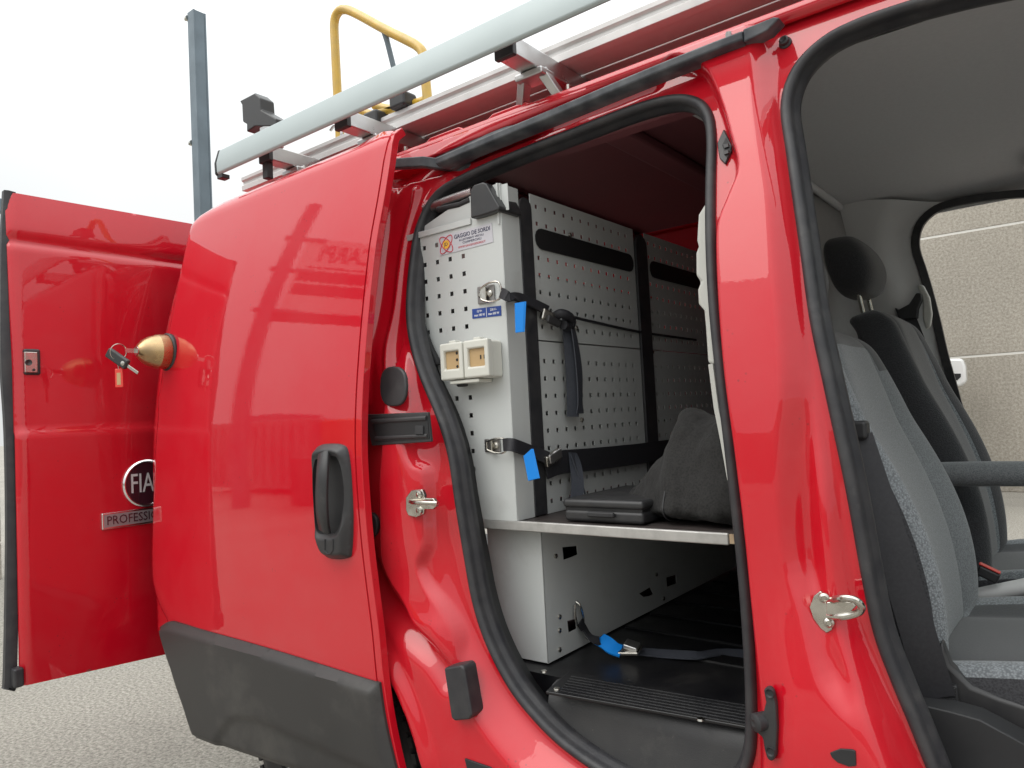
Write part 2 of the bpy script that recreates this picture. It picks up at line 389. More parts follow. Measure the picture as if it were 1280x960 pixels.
SEATG = fabric('seat_grey_cloth', (0.098, 0.104, 0.111), (0.188, 0.198, 0.208), 380)
SEATM = fabric('seat_mesh_cloth', (0.27, 0.292, 0.31), (0.12, 0.13, 0.14), 300, bump=0.9, nmix=0.1)
SEATB = fabric('seat_black_cloth', (0.018, 0.018, 0.021), (0.04, 0.04, 0.045), 330)
SEATD = fabric('seat_charcoal_cloth', (0.045, 0.046, 0.05), (0.065, 0.066, 0.07), 500, bump=0.3)
BAGM = fabric('bag_cloth', (0.007, 0.0068, 0.0066), (0.019, 0.018, 0.0175), 260, bump=0.4); bsdf(BAGM).inputs['Sheen Weight'].default_value = 0.05
WHITEV = mat('white_paint', (0.78, 0.78, 0.77), 0.35, 0.0, 1.0)
TYRE = add_noise(mat('tyre_rubber', (0.022, 0.022, 0.024), 0.6), 30, 0.5, (0.05, 0.048, 0.046), bump=0.2)
STEEL = add_noise(mat('galvanised_grey_steel', (0.17, 0.215, 0.25), 0.5, 0.3), 5, 0.6, (0.12, 0.15, 0.175), detail=8, rough_var=0.1)
NAVY = mat('navy_sticker', (0.02, 0.06, 0.28), 0.35)
STICK = mat('silver_sticker', (0.55, 0.54, 0.58), 0.35)
INK = mat('dark_print', (0.05, 0.05, 0.10), 0.5)
INKR = mat('red_print', (0.55, 0.06, 0.08), 0.5)
INKO = mat('orange_print', (0.85, 0.45, 0.05), 0.5)
INKW = mat('white_print', (0.8, 0.8, 0.8), 0.5)
BADGE = mat('badge_enamel', (0.05, 0.012, 0.02), 0.25, 0.0, 1.0)
def concrete(name, c1, c2, scale=70, bump=0.5):
    m = mat(name, c1, 0.9); b = bsdf(m); t = N(m, 'ShaderNodeTexCoord')
    v = N(m, 'ShaderNodeTexNoise', Scale=scale, Detail=8.0, Roughness=0.75); L(m, t.outputs['Object'], v.inputs['Vector'])
    n = N(m, 'ShaderNodeTexNoise', Scale=0.7, Detail=6.0); L(m, t.outputs['Object'], n.inputs['Vector'])
    r = N(m, 'ShaderNodeMapRange'); r.inputs[1].default_value = 0.36; r.inputs[2].default_value = 0.66; L(m, v.outputs['Fac'], r.inputs[0])
    mix = N(m, 'ShaderNodeMix', data_type='RGBA'); mix.inputs[6].default_value = (*c1, 1); mix.inputs[7].default_value = (*c2, 1); L(m, r.outputs[0], mix.inputs[0])
    r2 = N(m, 'ShaderNodeMapRange'); r2.inputs[1].default_value = 0.3; r2.inputs[2].default_value = 0.75; r2.inputs[3].default_value = 0.86; r2.inputs[4].default_value = 1.1; L(m, n.outputs['Fac'], r2.inputs[0])
    mul = N(m, 'ShaderNodeMix', data_type='RGBA', blend_type='MULTIPLY'); mul.inputs[0].default_value = 1.0
    L(m, mix.outputs[2], mul.inputs[6]); L(m, r2.outputs[0], mul.inputs[7]); L(m, mul.outputs[2], b.inputs['Base Color'])
    bp = N(m, 'ShaderNodeBump', Strength=bump, Distance=0.01); L(m, v.outputs['Fac'], bp.inputs['Height']); L(m, bp.outputs['Normal'], b.inputs['Normal'])
    return m
WALLM = concrete('exposed_aggregate_wall', (0.26, 0.235, 0.195), (0.50, 0.465, 0.405), 40)
JOINT = mat('white_joint', (0.68, 0.67, 0.63), 0.8)
GROUND = concrete('pale_gravelly_asphalt', (0.15, 0.138, 0.118), (0.52, 0.49, 0.43), 75, 1.0)
HOLLOW = mat('black_void_plastic', (0.012, 0.012, 0.013), 0.6)

def smudge(m, col, scale, lo, hi, amt, stretch=(1, 1, 1), detail=9):
    """dirt with a shape of its own, laid over whatever colour the material has"""
    b = bsdf(m); t = N(m, 'ShaderNodeTexCoord'); mp = N(m, 'ShaderNodeMapping'); mp.inputs['Scale'].default_value = stretch
    L(m, t.outputs['Object'], mp.inputs['Vector'])
    n = N(m, 'ShaderNodeTexNoise', Scale=scale, Detail=float(detail), Roughness=0.68); L(m, mp.outputs['Vector'], n.inputs['Vector'])
    r = N(m, 'ShaderNodeMapRange'); r.inputs[1].default_value = lo; r.inputs[2].default_value = hi; r.inputs[4].default_value = amt; L(m, n.outputs['Fac'], r.inputs[0])
    mix = N(m, 'ShaderNodeMix', data_type='RGBA'); mix.inputs[7].default_value = (*col, 1); bc = b.inputs['Base Color']
    if bc.is_linked: L(m, bc.links[0].from_socket, mix.inputs[6])
    else: mix.inputs[6].default_value = bc.default_value
    L(m, r.outputs[0], mix.inputs[0]); L(m, mix.outputs[2], bc)
smudge(GREY, (0.28, 0.265, 0.24), 3.5, 0.56, 0.80, 0.45); smudge(GREY, (0.25, 0.24, 0.23), 26, 0.66, 0.72, 0.35, (1, 1, 0.35))
smudge(MATR, (0.07, 0.066, 0.06), 7, 0.57, 0.78, 0.35); smudge(MATR, (0.20, 0.18, 0.155), 90, 0.69, 0.72, 0.5)
smudge(STEP, (0.11, 0.105, 0.095), 10, 0.56, 0.76, 0.4); smudge(STEP, (0.24, 0.22, 0.19), 80, 0.68, 0.73, 0.5)
smudge(GROUND, (0.10, 0.095, 0.085), 0.9, 0.55, 0.75, 0.35); smudge(GROUND, (0.62, 0.60, 0.56), 60, 0.66, 0.70, 0.7); smudge(GROUND, (0.06, 0.057, 0.05), 48, 0.66, 0.70, 0.6)
smudge(WALLM, (0.17, 0.15, 0.12), 0.8, 0.52, 0.75, 0.4, (1.6, 1.6, 0.25)); smudge(WALLM, (0.60, 0.57, 0.50), 30, 0.64, 0.70, 0.5)
smudge(RUBBER, (0.11, 0.105, 0.10), 14, 0.58, 0.75, 0.45); smudge(CLAD, (0.11, 0.105, 0.095), 3.5, 0.56, 0.78, 0.5); smudge(BLACKP, (0.10, 0.095, 0.09), 18, 0.60, 0.78, 0.4)
smudge(PLY, (0.13, 0.12, 0.105), 9, 0.55, 0.72, 0.5)

# ================================================================== SETTING
bm = bmesh.new(); box(bm, (-300, -300, -0.6), (300, 300, 0.0)); tag(obj('ground', bm, GROUND), kind='structure')

# ================================================================== THE VAN
van = thing('van', 'red panel van with its sliding side door, front door and rear door open', 'van')
YF = 1.55                                        # far body side
# slider aperture (centre line of its rubber seal) and front door aperture, in (x, z)
SA_px = [(548,243),(590,218),(650,192),(720,165),(790,138),(838,125),(868,127),(885,143),(890,175),(889,230),(889,300),(893,380),
         (902,470),(913,560),(923,650),(932,740),(938,830),(940,900),(936,948),(915,985),(870,1004),(820,995),(760,966),(705,928),
         (665,888),(637,850),(612,800),(596,750),(585,690),(575,630),(566,570),(551,520),(530,470),(518,430),(513,390),(517,330),(526,282)]
SA = [tuple(p) for p in resample(catmull(xzS(SA_px), 5, True), 0.012, True)]
FA_px = [(1181,990),(1167,960),(1143,900),(1122,850),(1100,790),(1085,720),(1063,600),(1037,480),(1020,400),(1008,315),(997,240),(989,184),(983,141),
         (987,110),(1003,79),(1035,50),(1073,31),(1112,17),(1165,1),(1250,-20)]
FA0 = xzS(FA_px)
FA = FA0 + [(0.06, 1.645), (0.20, 1.575), (0.42, 1.36), (0.62, 1.12), (0.70, 0.95), (0.70, 0.72), (0.62, 0.52), (0.50, 0.42), (0.2, 0.40), (0.0, 0.41), (-0.1, 0.46)]
FA = [tuple(p) for p in resample(catmull(FA, 5, True), 0.014, True)]

PL = catmull(xzS([(790,96),(817,88),(848,82),(878,90),(893,108),(907,144),(917,180),(925,215),(915,245),(903,275),(899,300),(901,370),(909,470),(921,560),(932,650),(941,740),(947,800),(952,850),(956,900),(956,960),(950,1030)]), 4)
PR = catmull(xzS([(925,-40),(940,30),(948,55),(950,118),(958,184),(968,250),(974,320),(981,400),(986,480),(982,560),(983,640),(990,700),(1010,756),(1033,832),(1058,868),(1077,888),(1096,925),(1120,980),(1150,1060)]), 4)
PF = catmull(xzS([(1020,470),(1027,540),(1028,640),(1033,728),(1040,785),(1060,828),(1086,890),(1110,960),(1140,1060)]), 4)
L1 = catmull(xzS([(500,470),(494,560),(491,600),(492,650),(493,695),(505,725),(523,750),(545,790),(565,830),(575,860)]), 4)
R1 = catmull(xzS([(508,440),(514,470),(523,520),(522,558),(530,580),(541,592),(544,640),(546,677),(539,702),(548,727),(567,755),(583,786),(587,812),(590,850)]), 4)
GR = catmull(xzS([(468,690),(484,728),(505,757),(530,782),(558,808),(580,838)]), 4)
RB1 = catmull(xzS([(506,232),(491,300),(481,380),(475,440),(471,500)]), 4)
RB2 = catmull(xzS([(526,240),(508,300),(498,380),(492,430),(494,470)]), 4)
HB = catmull(xzS([(500,232),(560,205),(640,172),(720,140),(800,109),(820,101)]), 3)      # middle of the upper rail recess
WC = (-1.50, 0.30)                                # rear wheel
TRK = [onS(u, v, -0.048) for u, v in ((548,203),(620,173),(700,140),(800,98),(880,66),(953,38))]
ZT = 1.745                                        # cantrail

def body_y(x, z):
    x = np.asarray(x, float); z = np.asarray(z, float)
    d = seg_dist(SA, x, z, True); df = seg_dist(FA, x, z, True)
    wp = smooth(-0.62, -0.54, x)                               # 1 on the door pillar, 0 on the rear jamb
    sL = seg_dist(PL, x, z, signed=True); sR = seg_dist(PR, x, z, signed=True); sF = seg_dist(PF, x, z, signed=True)
    A = smooth(-0.006, 0.012, sL); B = 1 - smooth(-0.006, 0.036, sR)
    pil = -0.036 * A * B - 0.022 * smooth(-0.024, 0.014, sF) * (1 - B) * smooth(0.018, 0.045, df) * smooth(1.22, 1.08, z)
    low = smooth(0.86, 0.60, z) * smooth(0.012, 0.085, d)
    lowp = smooth(0.86, 0.60, z) * smooth(0.012, 0.085, np.minimum(d, df * 1.6))
    rear = -0.028 * smooth(0.03, 0.10, d) * (1 - smooth(0.86, 0.70, z))
    s1 = seg_dist(L1, x, z, signed=True); s2 = seg_dist(R1, x, z, signed=True)
    plat = smooth(-0.008, 0.012, s1) * (1 - smooth(-0.002, 0.016, s2)) * smooth(1.30, 1.17, z) * smooth(0.60, 0.70, z)
    rear += -0.020 * plat
    for rb in (RB1, RB2): rear += -0.011 * np.exp(-(seg_dist(rb, x, z) / 0.0075) ** 2)
    rear += -0.055 * low + 0.026 * np.exp(-(seg_dist(GR, x, z) / 0.022) ** 2)
    hd = seg_dist(HB, x, z)
    rear += 0.034 * (1 - smooth(0.016, 0.024, hd))
    rw = np.hypot(x - WC[0], z - WC[1])
    rear += -0.016 * (1 - smooth(0.435, 0.470, rw))
    rear = rear * (1 - smooth(-1.26, -1.34, x)) - 0.055 * smooth(-1.26, -1.34, x)
    front = -0.055 * smooth(0.05, 0.12, df) * smooth(-0.05, 0.1, x) * smooth(1.45, 1.2, z)
    y = S(z) + rear * (1 - wp) + wp * (pil * (1 - 0.6 * lowp) * smooth(0.004, 0.022, df) - 0.05 * lowp * A) + front
    y = y + 0.10 * smooth(0.55, 0.25, z) * smooth(0.45, 0.2, z) * 0.5
    return y

def arc(cx, cz, r, a0, a1, n=24):
    return [(cx + r * math.cos(math.radians(a0 + (a1 - a0) * i / n)), cz + r * math.sin(math.radians(a0 + (a1 - a0) * i / n))) for i in range(n + 1)]
outer = [(-2.17, 0.53), (-1.97, 0.46)] + arc(*WC, 0.43, 164, 16) + [(-1.02, 0.30), (0.52, 0.30)] + arc(1.01, 0.30, 0.41, 170, 20) + \
        [(1.45, 0.44), (1.50, 0.75), (1.30, 0.93), (0.92, 1.02), (0.62, 1.20), (0.36, 1.49), (0.16, 1.68), (0.02, ZT), (-2.17, ZT)]
body = panel('body_side', outer, [SA, FA], body_y, 0.013, RED, van, 0.012, 1.0, (-1.30, -0.08, 0.0042), 180)

# roof: cantrail, gutter, crown; one sheet across the van
def roof_prof():
    half = [(0.145, ZT - 0.012), (0.136, ZT - 0.002), (0.139, ZT + 0.010), (0.150, ZT + 0.017), (0.166, ZT + 0.018), (0.176, ZT + 0.010), (0.192, ZT + 0.010),
            (0.203, ZT + 0.022), (0.26, ZT + 0.040), (0.40, ZT + 0.060), (0.58, ZT + 0.072), (0.775, ZT + 0.076)]
    return half + [(YF - y, z) for y, z in half[:-1][::-1]]
rp_ = catmull(roof_prof(), 3)
bm = bmesh.new(); XS = np.linspace(-2.17, 0.03, 60); rows = []
for x in XS:
    tip = 0.05 * max(0, (x + 0.25) / 0.28) ** 2
    rows.append([bm.verts.new((x, p[0], p[1] - tip * 0.4)) for p in rp_])
for a, b in zip(rows[:-1], rows[1:]):
    for k in range(len(rp_) - 1): bm.faces.new((a[k], a[k+1], b[k+1], b[k]))
bmesh.ops.recalc_face_normals(bm, faces=bm.faces)
o = obj('roof', bm, RED, van, 60); m = o.modifiers.new('thickness', 'SOLIDIFY'); m.thickness = 0.004; m.offset = 0
# small red humps on the gutter where the rack feet stand
for (u, v) in ((640,142), (560,180)):
    p = onY(u, v, 0.155); bm = bmesh.new()
    prof = [(-0.07, 0.0), (-0.045, 0.012), (0.045, 0.012), (0.07, 0.0)]
    prism(bm, [(p[0] + a, 0.142, ZT + 0.012 + b) for a, b in prof], (0, 0.03, 0)); obj('roof_mount', bm, RED, van, 35, 0.004)

# rubber seals
SEALP = [(0.010, -0.003), (0.0115, 0.004), (0.0095, 0.011), (0.004, 0.0155), (-0.003, 0.0155), (-0.009, 0.012), (-0.0115, 0.006), (-0.0125, 0.0), (-0.014, -0.006),
         (-0.020, -0.012), (-0.022, -0.022), (-0.018, -0.034), (-0.012, -0.034), (-0.013, -0.022), (-0.009, -0.013), (0.0, -0.006)]
SEALP = [(b * 0.76, n * 0.85) for b, n in SEALP]
def seal(name, loop, parent, yf, prof=SEALP, sgn=1.0, m=RUBBER):
    P = np.array(loop); ar = 0.5 * np.sum(P[:, 0] * np.roll(P[:, 1], -1) - np.roll(P[:, 0], -1) * P[:, 1])
    # b = t x n with n = -Y (camera side): for an anticlockwise loop (seen from the camera, x right, z up) b points outwards
    path = [(x, yf(x, z), z) for x, z in loop]
    bm = bmesh.new(); f = 1.0 if ar > 0 else -1.0
    sweep(bm, path, [(b * f * sgn, n) for b, n in prof], (0, -1.0 * sgn, 0), True)
    return obj(name, bm, m, parent, 60)
ys = lambda x, z: float(S(z)) + 0.002
seal('door_seal', SA, van, ys)
seal('door_seal', FA, van, ys)
# inner lip line of the front seal (thin bright bead)
bm = bmesh.new()
FAin = [tuple(p) for p in resample(catmull(xzS([(1011,255),(1022,352),(1035,427),(1046,480),(1064,557),(1074,600),(1084,650)]), 4), 0.02)]
sweep(bm, [(x, float(S(z)) + 0.012, z) for x, z in FAin], [(0.0008, 0), (0, 0.0008), (-0.0008, 0), (0, -0.0008)], (0, -1, 0)); obj('seal_bead', bm, TRIML, van, 60)

# inner returns of both openings (dark lining behind the seals)
def lining(name, loop, y0, y1, m, grow=0.006):
    P = np.array(loop); c = P.mean(0); bm = bmesh.new(); r0 = []; r1 = []
    for x, z in P:
        dv = np.array([x, z]) - c; dv /= np.linalg.norm(dv)
        q = np.array([x, z]) + dv * grow; q2 = np.array([x, z]) + dv * (grow + 0.012)
        r0.append(bm.verts.new((q[0], float(S(z)) + y0, q[1]))); r1.append(bm.verts.new((q2[0], float(S(z)) + y1, q2[1])))
    n = len(P)
    for i in range(n): bm.faces.new((r0[i], r0[(i+1) % n], r1[(i+1) % n], r1[i]))
    o = obj(name, bm, m, van, 60); s_ = o.modifiers.new('thickness', 'SOLIDIFY'); s_.thickness = 0.006; s_.offset = 0
lining('opening_lining', SA, 0.014, 0.075, DARK); lining('opening_lining', FA, 0.014, 0.085, DARK)

# upper slide track, arm and end
def along(pts, w, h, name, m, par, nrm=(0, -1, 0), bev=0.003, ang=35):
    bm = bmesh.new(); sweep(bm, pts, [(w/2, -h), (w/2, 0.0), (w*0.3, h*0.35), (-w*0.3, h*0.35), (-w/2, 0.0), (-w/2, -h)], nrm); return obj(name, bm, m, par, ang, bev)
tp = [tuple(p) for p in resample(catmull([tuple(p) for p in TRK], 4), 0.03)]
along(tp[:-1], 0.023, 0.030, 'slide_track', TRACK, van)
bm = bmesh.new(); e0, e1 = Vector(tp[-2]), Vector(tp[-1]); prism(bm, [tuple(e0 + Vector((0, -0.007, 0.0115))), tuple(e1 + Vector((0.020, -0.004, 0.014))), tuple(e1 + Vector((0.030, -0.004, 0.009))), tuple(e1 + Vector((0.010, -0.006, -0.006))), tuple(e0 + Vector((0, -0.007, -0.0115)))], (0, 0.034, 0)); obj('track_tip', bm, TRACK, van, 35, 0.003)
a0 = onS(484, 206, -0.075); a1 = onS(530, 203, -0.05); a2 = onS(566, 208, 0.0); a3 = onS(590, 212, 0.01)
bm = bmesh.new(); sweep(bm, [tuple(a0 - np.array([0.05, 0, 0])), tuple(a0), tuple(a1), tuple(a2), tuple(a3)], [(0.011, -0.012), (0.012, 0.008), (-0.012, 0.010), (-0.012, -0.012)], (0, -1, 0.1))
obj('slide_arm', bm, TRACK, van, 40, 0.004)
bm = bmesh.new()
P = [onS(u, v, 0.002) for u, v in ((536,197),(560,188),(640,160),(700,150),(640,182),(600,198),(572,214),(548,214))]
prism(bm, [tuple(p) for p in P], (0, -0.022, 0)); obj('track_cover', bm, TRACK, van, 40, 0.007, 3)

# ------------------------------------------------------------------ sliding door (pushed back, standing off the side)
DOFF = -0.10
DE = [(484,160),(479,200),(471,250),(462,300),(456,350),(451,400),(447,450),(444,500),(443,560),(446,620),(451,680),(458,740),(464,790),(469,850),(476,905),(486,960),(496,1005)]
DT = [(484,160),(440,178),(400,195),(345,218),(300,238),(268,252),(248,263),(237,273),(231,285)]
DR = [(225,310),(216,350),(208,390),(200,430),(192,480),(185,520),(181,560),(178,620),(176,680),(176,720),(180,745),(188,768),(197,784),(212,830),(228,880),(246,916),(270,930),(305,940),(375,962),(430,980)]
Dout = xzD(DE[::-1] + DT[1:] + DR, DOFF)
DOC = catmull(Dout, 3, True)
def door_y(x, z):
    x = np.asarray(x, float); z = np.asarray(z, float)
    d = seg_dist(Dsil, x, z)
    y = SD(z) + DOFF + 0.05 * np.maximum(0, 0.80 - z) ** 2
    y = y + 0.022 * (1 - np.clip(d / 0.035, 0, 1)) ** 2.2                      # roll over at the top and rear edges
    y = y + 0.05 * np.maximum(0, -1.80 - x) ** 2 * 2.0
    y = y + 0.022 * (1 - np.clip(seg_dist(Drear, x, z) / 0.065, 0, 1)) ** 2
    return y
Drear = catmull(xzD(DR[5:13], DOFF), 3)
Dsil = catmull(xzD(DT + DR[:13], DOFF), 3)
door = panel('sliding_door', DOC, [], door_y, 0.014, RED, van, 0.006, 1.0, ang=60)
# folded hem and inner panel
fe = [tuple(p) for p in resample(catmull(xzD(DE, DOFF), 3), 0.02)]
bm = bmesh.new(); path = [(x, float(door_y(x, z)) + 0.006, z) for x, z in fe]
sweep(bm, path, [(-0.001, 0.004), (-0.001, -0.010), (0.0, -0.014), (-0.020, -0.014), (-0.020, 0.004)], (0, -1, 0)); hem = obj('door_hem', bm, RED, door, 50, 0.0015)
cx, cz = np.mean(np.array(DOC), 0)
inn = [((x - cx) * 0.955 + cx - 0.012, (z - cz) * 0.965 + cz) for x, z in DOC]
panel('door_inner', inn, [], lambda x, z: door_y(x, z) + 0.028, 0.05, RED, door, 0.022, 1.0)
# lower cladding
CT = [(192,786),(203,779),(216,781),(240,788),(300,805),(350,820),(400,836),(440,849),(466,857)]
CB = [(472,905),(483,960),(493,1005),(430,992),(370,975),(300,952),(269,941),(233,927),(220,882),(206,834)]
cpl = lambda q: [tuple(p) for p in catmull(xzD(q, DOFF - 0.018), 3)]
CO = cpl(CT)[:-1] + cpl([(466,857)] + CB[:3])[:-1] + cpl(CB[2:8])[:-1] + cpl(CB[7:] + [(192,786)])[:-1]
CTOP = catmull(xzD(CT, DOFF - 0.018), 3)
ARC = catmull(xzD([(255,965),(262,935),(275,912),(290,900),(320,903),(370,925),(430,952),(480,975)], DOFF - 0.018), 4)
def clad_y(x, z):
    x = np.asarray(x, float); z = np.asarray(z, float)
    dt = seg_dist(CTOP, x, z); da = seg_dist(CO, x, z, True)
    y = SD(z) + DOFF + 0.05 * np.maximum(0, 0.80 - z) ** 2 - 0.004
    y = y - 0.017 * smooth(0.0, 0.020, da)
    s = seg_dist(ARC, x, z, signed=True)
    return y + 0.008 * smooth(-0.012, 0.012, -s)
panel('lower_cladding', CO, [], clad_y, 0.008, CLAD, door, 0.012, 1.0, ang=40)

# door handle: plate with an open cup, grip and key slot
def dpt(u, v, o): return onD(u, v, DOFF + o)
HO = [(388,564),(396,556.5),(408,555),(420,556.5),(427,564),(431,594),(433.5,648),(432,690),(428,699),(412,700),(399,694),(390,667),(386,621),(385.5,589)]
HC = [(393,578),(398,573),(420,571),(427,598),(428,640),(421,664),(408,668),(396,664),(392,640),(390,600)]
ho = catmull(xzD(HO, DOFF - 0.018), 4, True); hc = catmull(xzD(HC, DOFF - 0.018), 4, True)
def hy(x, z): 
    da = seg_dist(ho, np.asarray(x, float), np.asarray(z, float), True); dc = seg_dist(hc, np.asarray(x, float), np.asarray(z, float), True)
    return SD(z) + DOFF - 0.004 - 0.020 * smooth(-0.004, 0.016, da) + 0.006 * (1 - smooth(0.0, 0.012, dc))
panel('door_handle', ho, [hc], hy, 0.0035, BLACKP, door, 0.016, 1.0, ang=60)
gx_ = [dpt(u, v, o) for u, v, o in ((404,566,-.022),(402,590,-.036),(401,620,-.040),(402,645,-.037),(405,664,-.024))]
bm = bmesh.new(); sweep(bm, [tuple(p) for p in catmull([tuple(p) for p in gx_], 5)], [(0.017, -0.007), (0.018, 0.0), (0.012, 0.005), (-0.012, 0.005), (-0.018, 0.0), (-0.017, -0.007)], (0, -1, 0)); obj('handle_grip', bm, BLACKP, door, 50, 0.002)
cup = catmull(xzD(HC, DOFF - 0.006), 4, True); ccx, ccz = np.mean(np.array(cup), 0)
panel('handle_cup', [((x - ccx) * 1.03 + ccx, (z - ccz) * 1.03 + ccz) for x, z in cup], [], lambda x, z: SD(z) + DOFF - 0.0015, 0.01, DARK, door, 0.002, 1.0)
bm = bmesh.new(); kp = [dpt(u, v, -0.0245) for u, v in ((406,674),(406,688),(409,692),(413,692),(416,688),(416,674))]
tube(bm, [tuple(p) for p in kp], 0.0016, 6); obj('key_slot', bm, DARK, door)

# puck lock with its keys
lb = onD(208, 440, DOFF) + np.array([0, 0.004, 0])
bm = bmesh.new(); lathe(bm, lb, (0, -1, 0), [(-0.004, 0.052), (0.004, 0.053), (0.008, 0.050)], 32); obj('lock_gasket', bm, RUBBER, door, 40)
bm = bmesh.new(); lathe(bm, lb, (0, -1, 0), [(0.006, 0.0475), (0.012, 0.049), (0.034, 0.047), (0.036, 0.0455), (0.055, 0.040), (0.070, 0.031), (0.080, 0.021), (0.084, 0.015), (0.085, 0.013), (0.085, 0.0)], 40); obj('puck_lock', bm, BRASS, door, 30)
bm = bmesh.new(); lathe(bm, lb, (0, -1, 0), [(0.083, 0.0125), (0.088, 0.0125), (0.088, 0.008), (0.086, 0.0)], 20); obj('lock_cylinder', bm, CHROME, door, 30)
kt = lb + np.array([0, -0.086, 0])
keys = thing('key_bunch', 'keys on a steel ring with black remote and red tag hanging from the domed lock', 'keys', kt)
def K(name, bm, m, **k): return obj(name, bm, m, keys, **k)
bm = bmesh.new(); prism(bm, [tuple(kt + np.array([dx, 0, dz])) for dx, dz in ((-.0012, -.006), (.0012, -.006), (.0012, .006), (-.0012, .006))], (0, -0.030, 0)); K('lock_key', bm, CHROME)
rc = kt + np.array([-0.004, -0.046, -0.004])
bm = bmesh.new(); tube(bm, [tuple(rc + np.array([0.004*math.sin(t), 0.021*math.cos(t), 0.021*math.sin(t)])) for t in np.linspace(0, 2*math.pi, 28, endpoint=False)], 0.0014, 6, True); K('ring', bm, CHROME)
fd_ = Vector((-0.35, -0.25, 0.9)).normalized(); 
Mf = basis(rc + np.array([0.0, -0.002, -0.018]), (0.75, 0.35, -0.56), (0.45, 0.2, 0.85))
bm = bmesh.new(); box(bm, (-0.036, -0.014, -0.007), (0.036, 0.014, 0.007), Mf); K('remote_fob', bm, BLACKP, bevel=0.005, seg=3)
bm = bmesh.new(); lathe(bm, Mf @ Vector((0.026, 0.0, 0.004)), Mf.to_3x3() @ Vector((0, 0, 1)), [(0, 0.006), (0.0045, 0.006), (0.005, 0.004), (0.005, 0)], 16); K('fob_button', bm, CHROME)
bm = bmesh.new(); box(bm, (0.034, -0.005, -0.0012), (0.075, 0.003, 0.0012), Mf); K('car_key', bm, CHROME, bevel=0.0006)
tb = rc + np.array([0.0, 0.0, -0.021])
bm = bmesh.new(); tube(bm, [tuple(tb), tuple(tb + np.array([0.002, -0.004, -0.012])), tuple(tb + np.array([0, 0, -0.026]))], 0.0012, 6); K('chain', bm, CHROME)
Mt = basis(tb + np.array([0, 0, -0.049]), (0.82, 0.5, 0), (0, 0, 1))
bm = bmesh.new(); box(bm, (-0.011, -0.025, -0.002), (0.011, 0.025, 0.002), Mt); tg = K('key_tag', bm, mat('red_tag_plastic', (0.75, 0.05, 0.03), 0.35, 0, 0.5), bevel=0.002)
bm = bmesh.new(); box(bm, (-0.005, -0.018, 0.0018), (0.006, 0.014, 0.0026), Mt); obj('tag_window', bm, TAN, tg)

# ------------------------------------------------------------------ rear door, folded right round
RX = -2.26
def rX(u, v, o=0.0): return onX(u, v, RX + o)
rd_out = [rX(u, v)[1:] for u, v in ((17,236),(24,232),(100,240),(180,257),(222,268),(244,281))] 
yR, yL = 0.17, rX(19, 500)[1]
zt = lambda y: 1.773 - 0.0 * y
zbl, zbr, ztl = rX(27, 858)[2], rX(200, 815)[2], rX(20, 236)[2]
outl = [(yL + 0.0, zbl), (yR, zbr - 0.022), (yR, ztl + 0.004), (yL + 0.02, ztl), (yL, ztl - 0.012)]
def rear_x(y, z):
    g1 = np.exp(-((z - 1.655) / 0.013) ** 2) * -0.012
    st = 0.010 * smooth(1.131, 1.121, z) 
    tp_ = -0.10 * np.maximum(0, z - 1.68) ** 1.5 * 3 - 0.030 * np.maximum(0, z - 1.13) - 0.02 * np.maximum(0, z - 1.13) ** 2
    bow = -0.06 * np.maximum(0, 1.3 - z) ** 2 * 0.2
    ed = -0.012 * (1 - np.clip((y - yL) / 0.02, 0, 1)) ** 2
    return -(RX + g1 + st + tp_ + bow + ed)
rd = panel('rear_door', outl, [], lambda y, z: rear_x(y, z), 0.011, RED, van, 0.008, 1.0, ang=60)
# panel() builds in (x, y=height, z): turn it so that its outline runs along Y and its face looks forward (+X)
rd.data.transform(Matrix(((0, -1, 0, 0), (1, 0, 0, 0), (0, 0, 1, 0), (0, 0, 0, 1)))); rd.data.update()
bm = bmesh.new(); prism(bm, [(RX - 0.012, yL + 0.02, 0.50), (RX - 0.014, yL + 0.02, 1.13), (RX - 0.040, yL + 0.02, 1.73), (RX - 0.09, yL + 0.02, 1.73), (RX - 0.06, yL + 0.02, 1.13), (RX - 0.06, yL + 0.02, 0.50)], (0, yR - yL - 0.02, 0)); obj('door_inner', bm, RED, rd, bevel=0.006)
sp_ = [(13, 240), (10, 300), (9, 400), (10, 460), (15, 540), (17, 650), (16, 760), (14, 850), (12, 862)]
bm = bmesh.new(); sweep(bm, [tuple(p) for p in catmull([tuple(onX(u, v, RX - 0.028 - (0.022 if v < 350 else 0.01 if v < 450 else 0))) for u, v in sp_], 4)], [(0.016, -0.014), (0.017, 0.006), (0.008, 0.012), (-0.010, 0.010), (-0.014, -0.014)], (1, 0, 0)); obj('door_seal', bm, RUBBER, rd, 50)
bm = bmesh.new(); p = onX(21, 846, RX - 0.01); box(bm, tuple(p - np.array([0.015, 0.012, 0.025])), tuple(p + np.array([0.02, 0.012, 0.025]))); obj('door_stop', bm, RUBBER, rd, bevel=0.006)
a, b = rX(28, 436, -0.008), rX(50, 469, -0.008)
bm = bmesh.new(); box(bm, (RX - 0.025, min(a[1], b[1]), b[2]), (RX + 0.002, max(a[1], b[1]), a[2])); obj('latch_bezel', bm, BLACKP, rd, bevel=0.006, seg=3)
a, b = rX(29, 440, -0.003), rX(46, 466, -0.003)
lt_ = None
bm = bmesh.new(); box(bm, (RX - 0.02, min(a[1], b[1]), b[2]), (RX + 0.006, max(a[1], b[1]), a[2]))
lt_ = obj('rear_latch', bm, CHROME, rd, bevel=0.002)
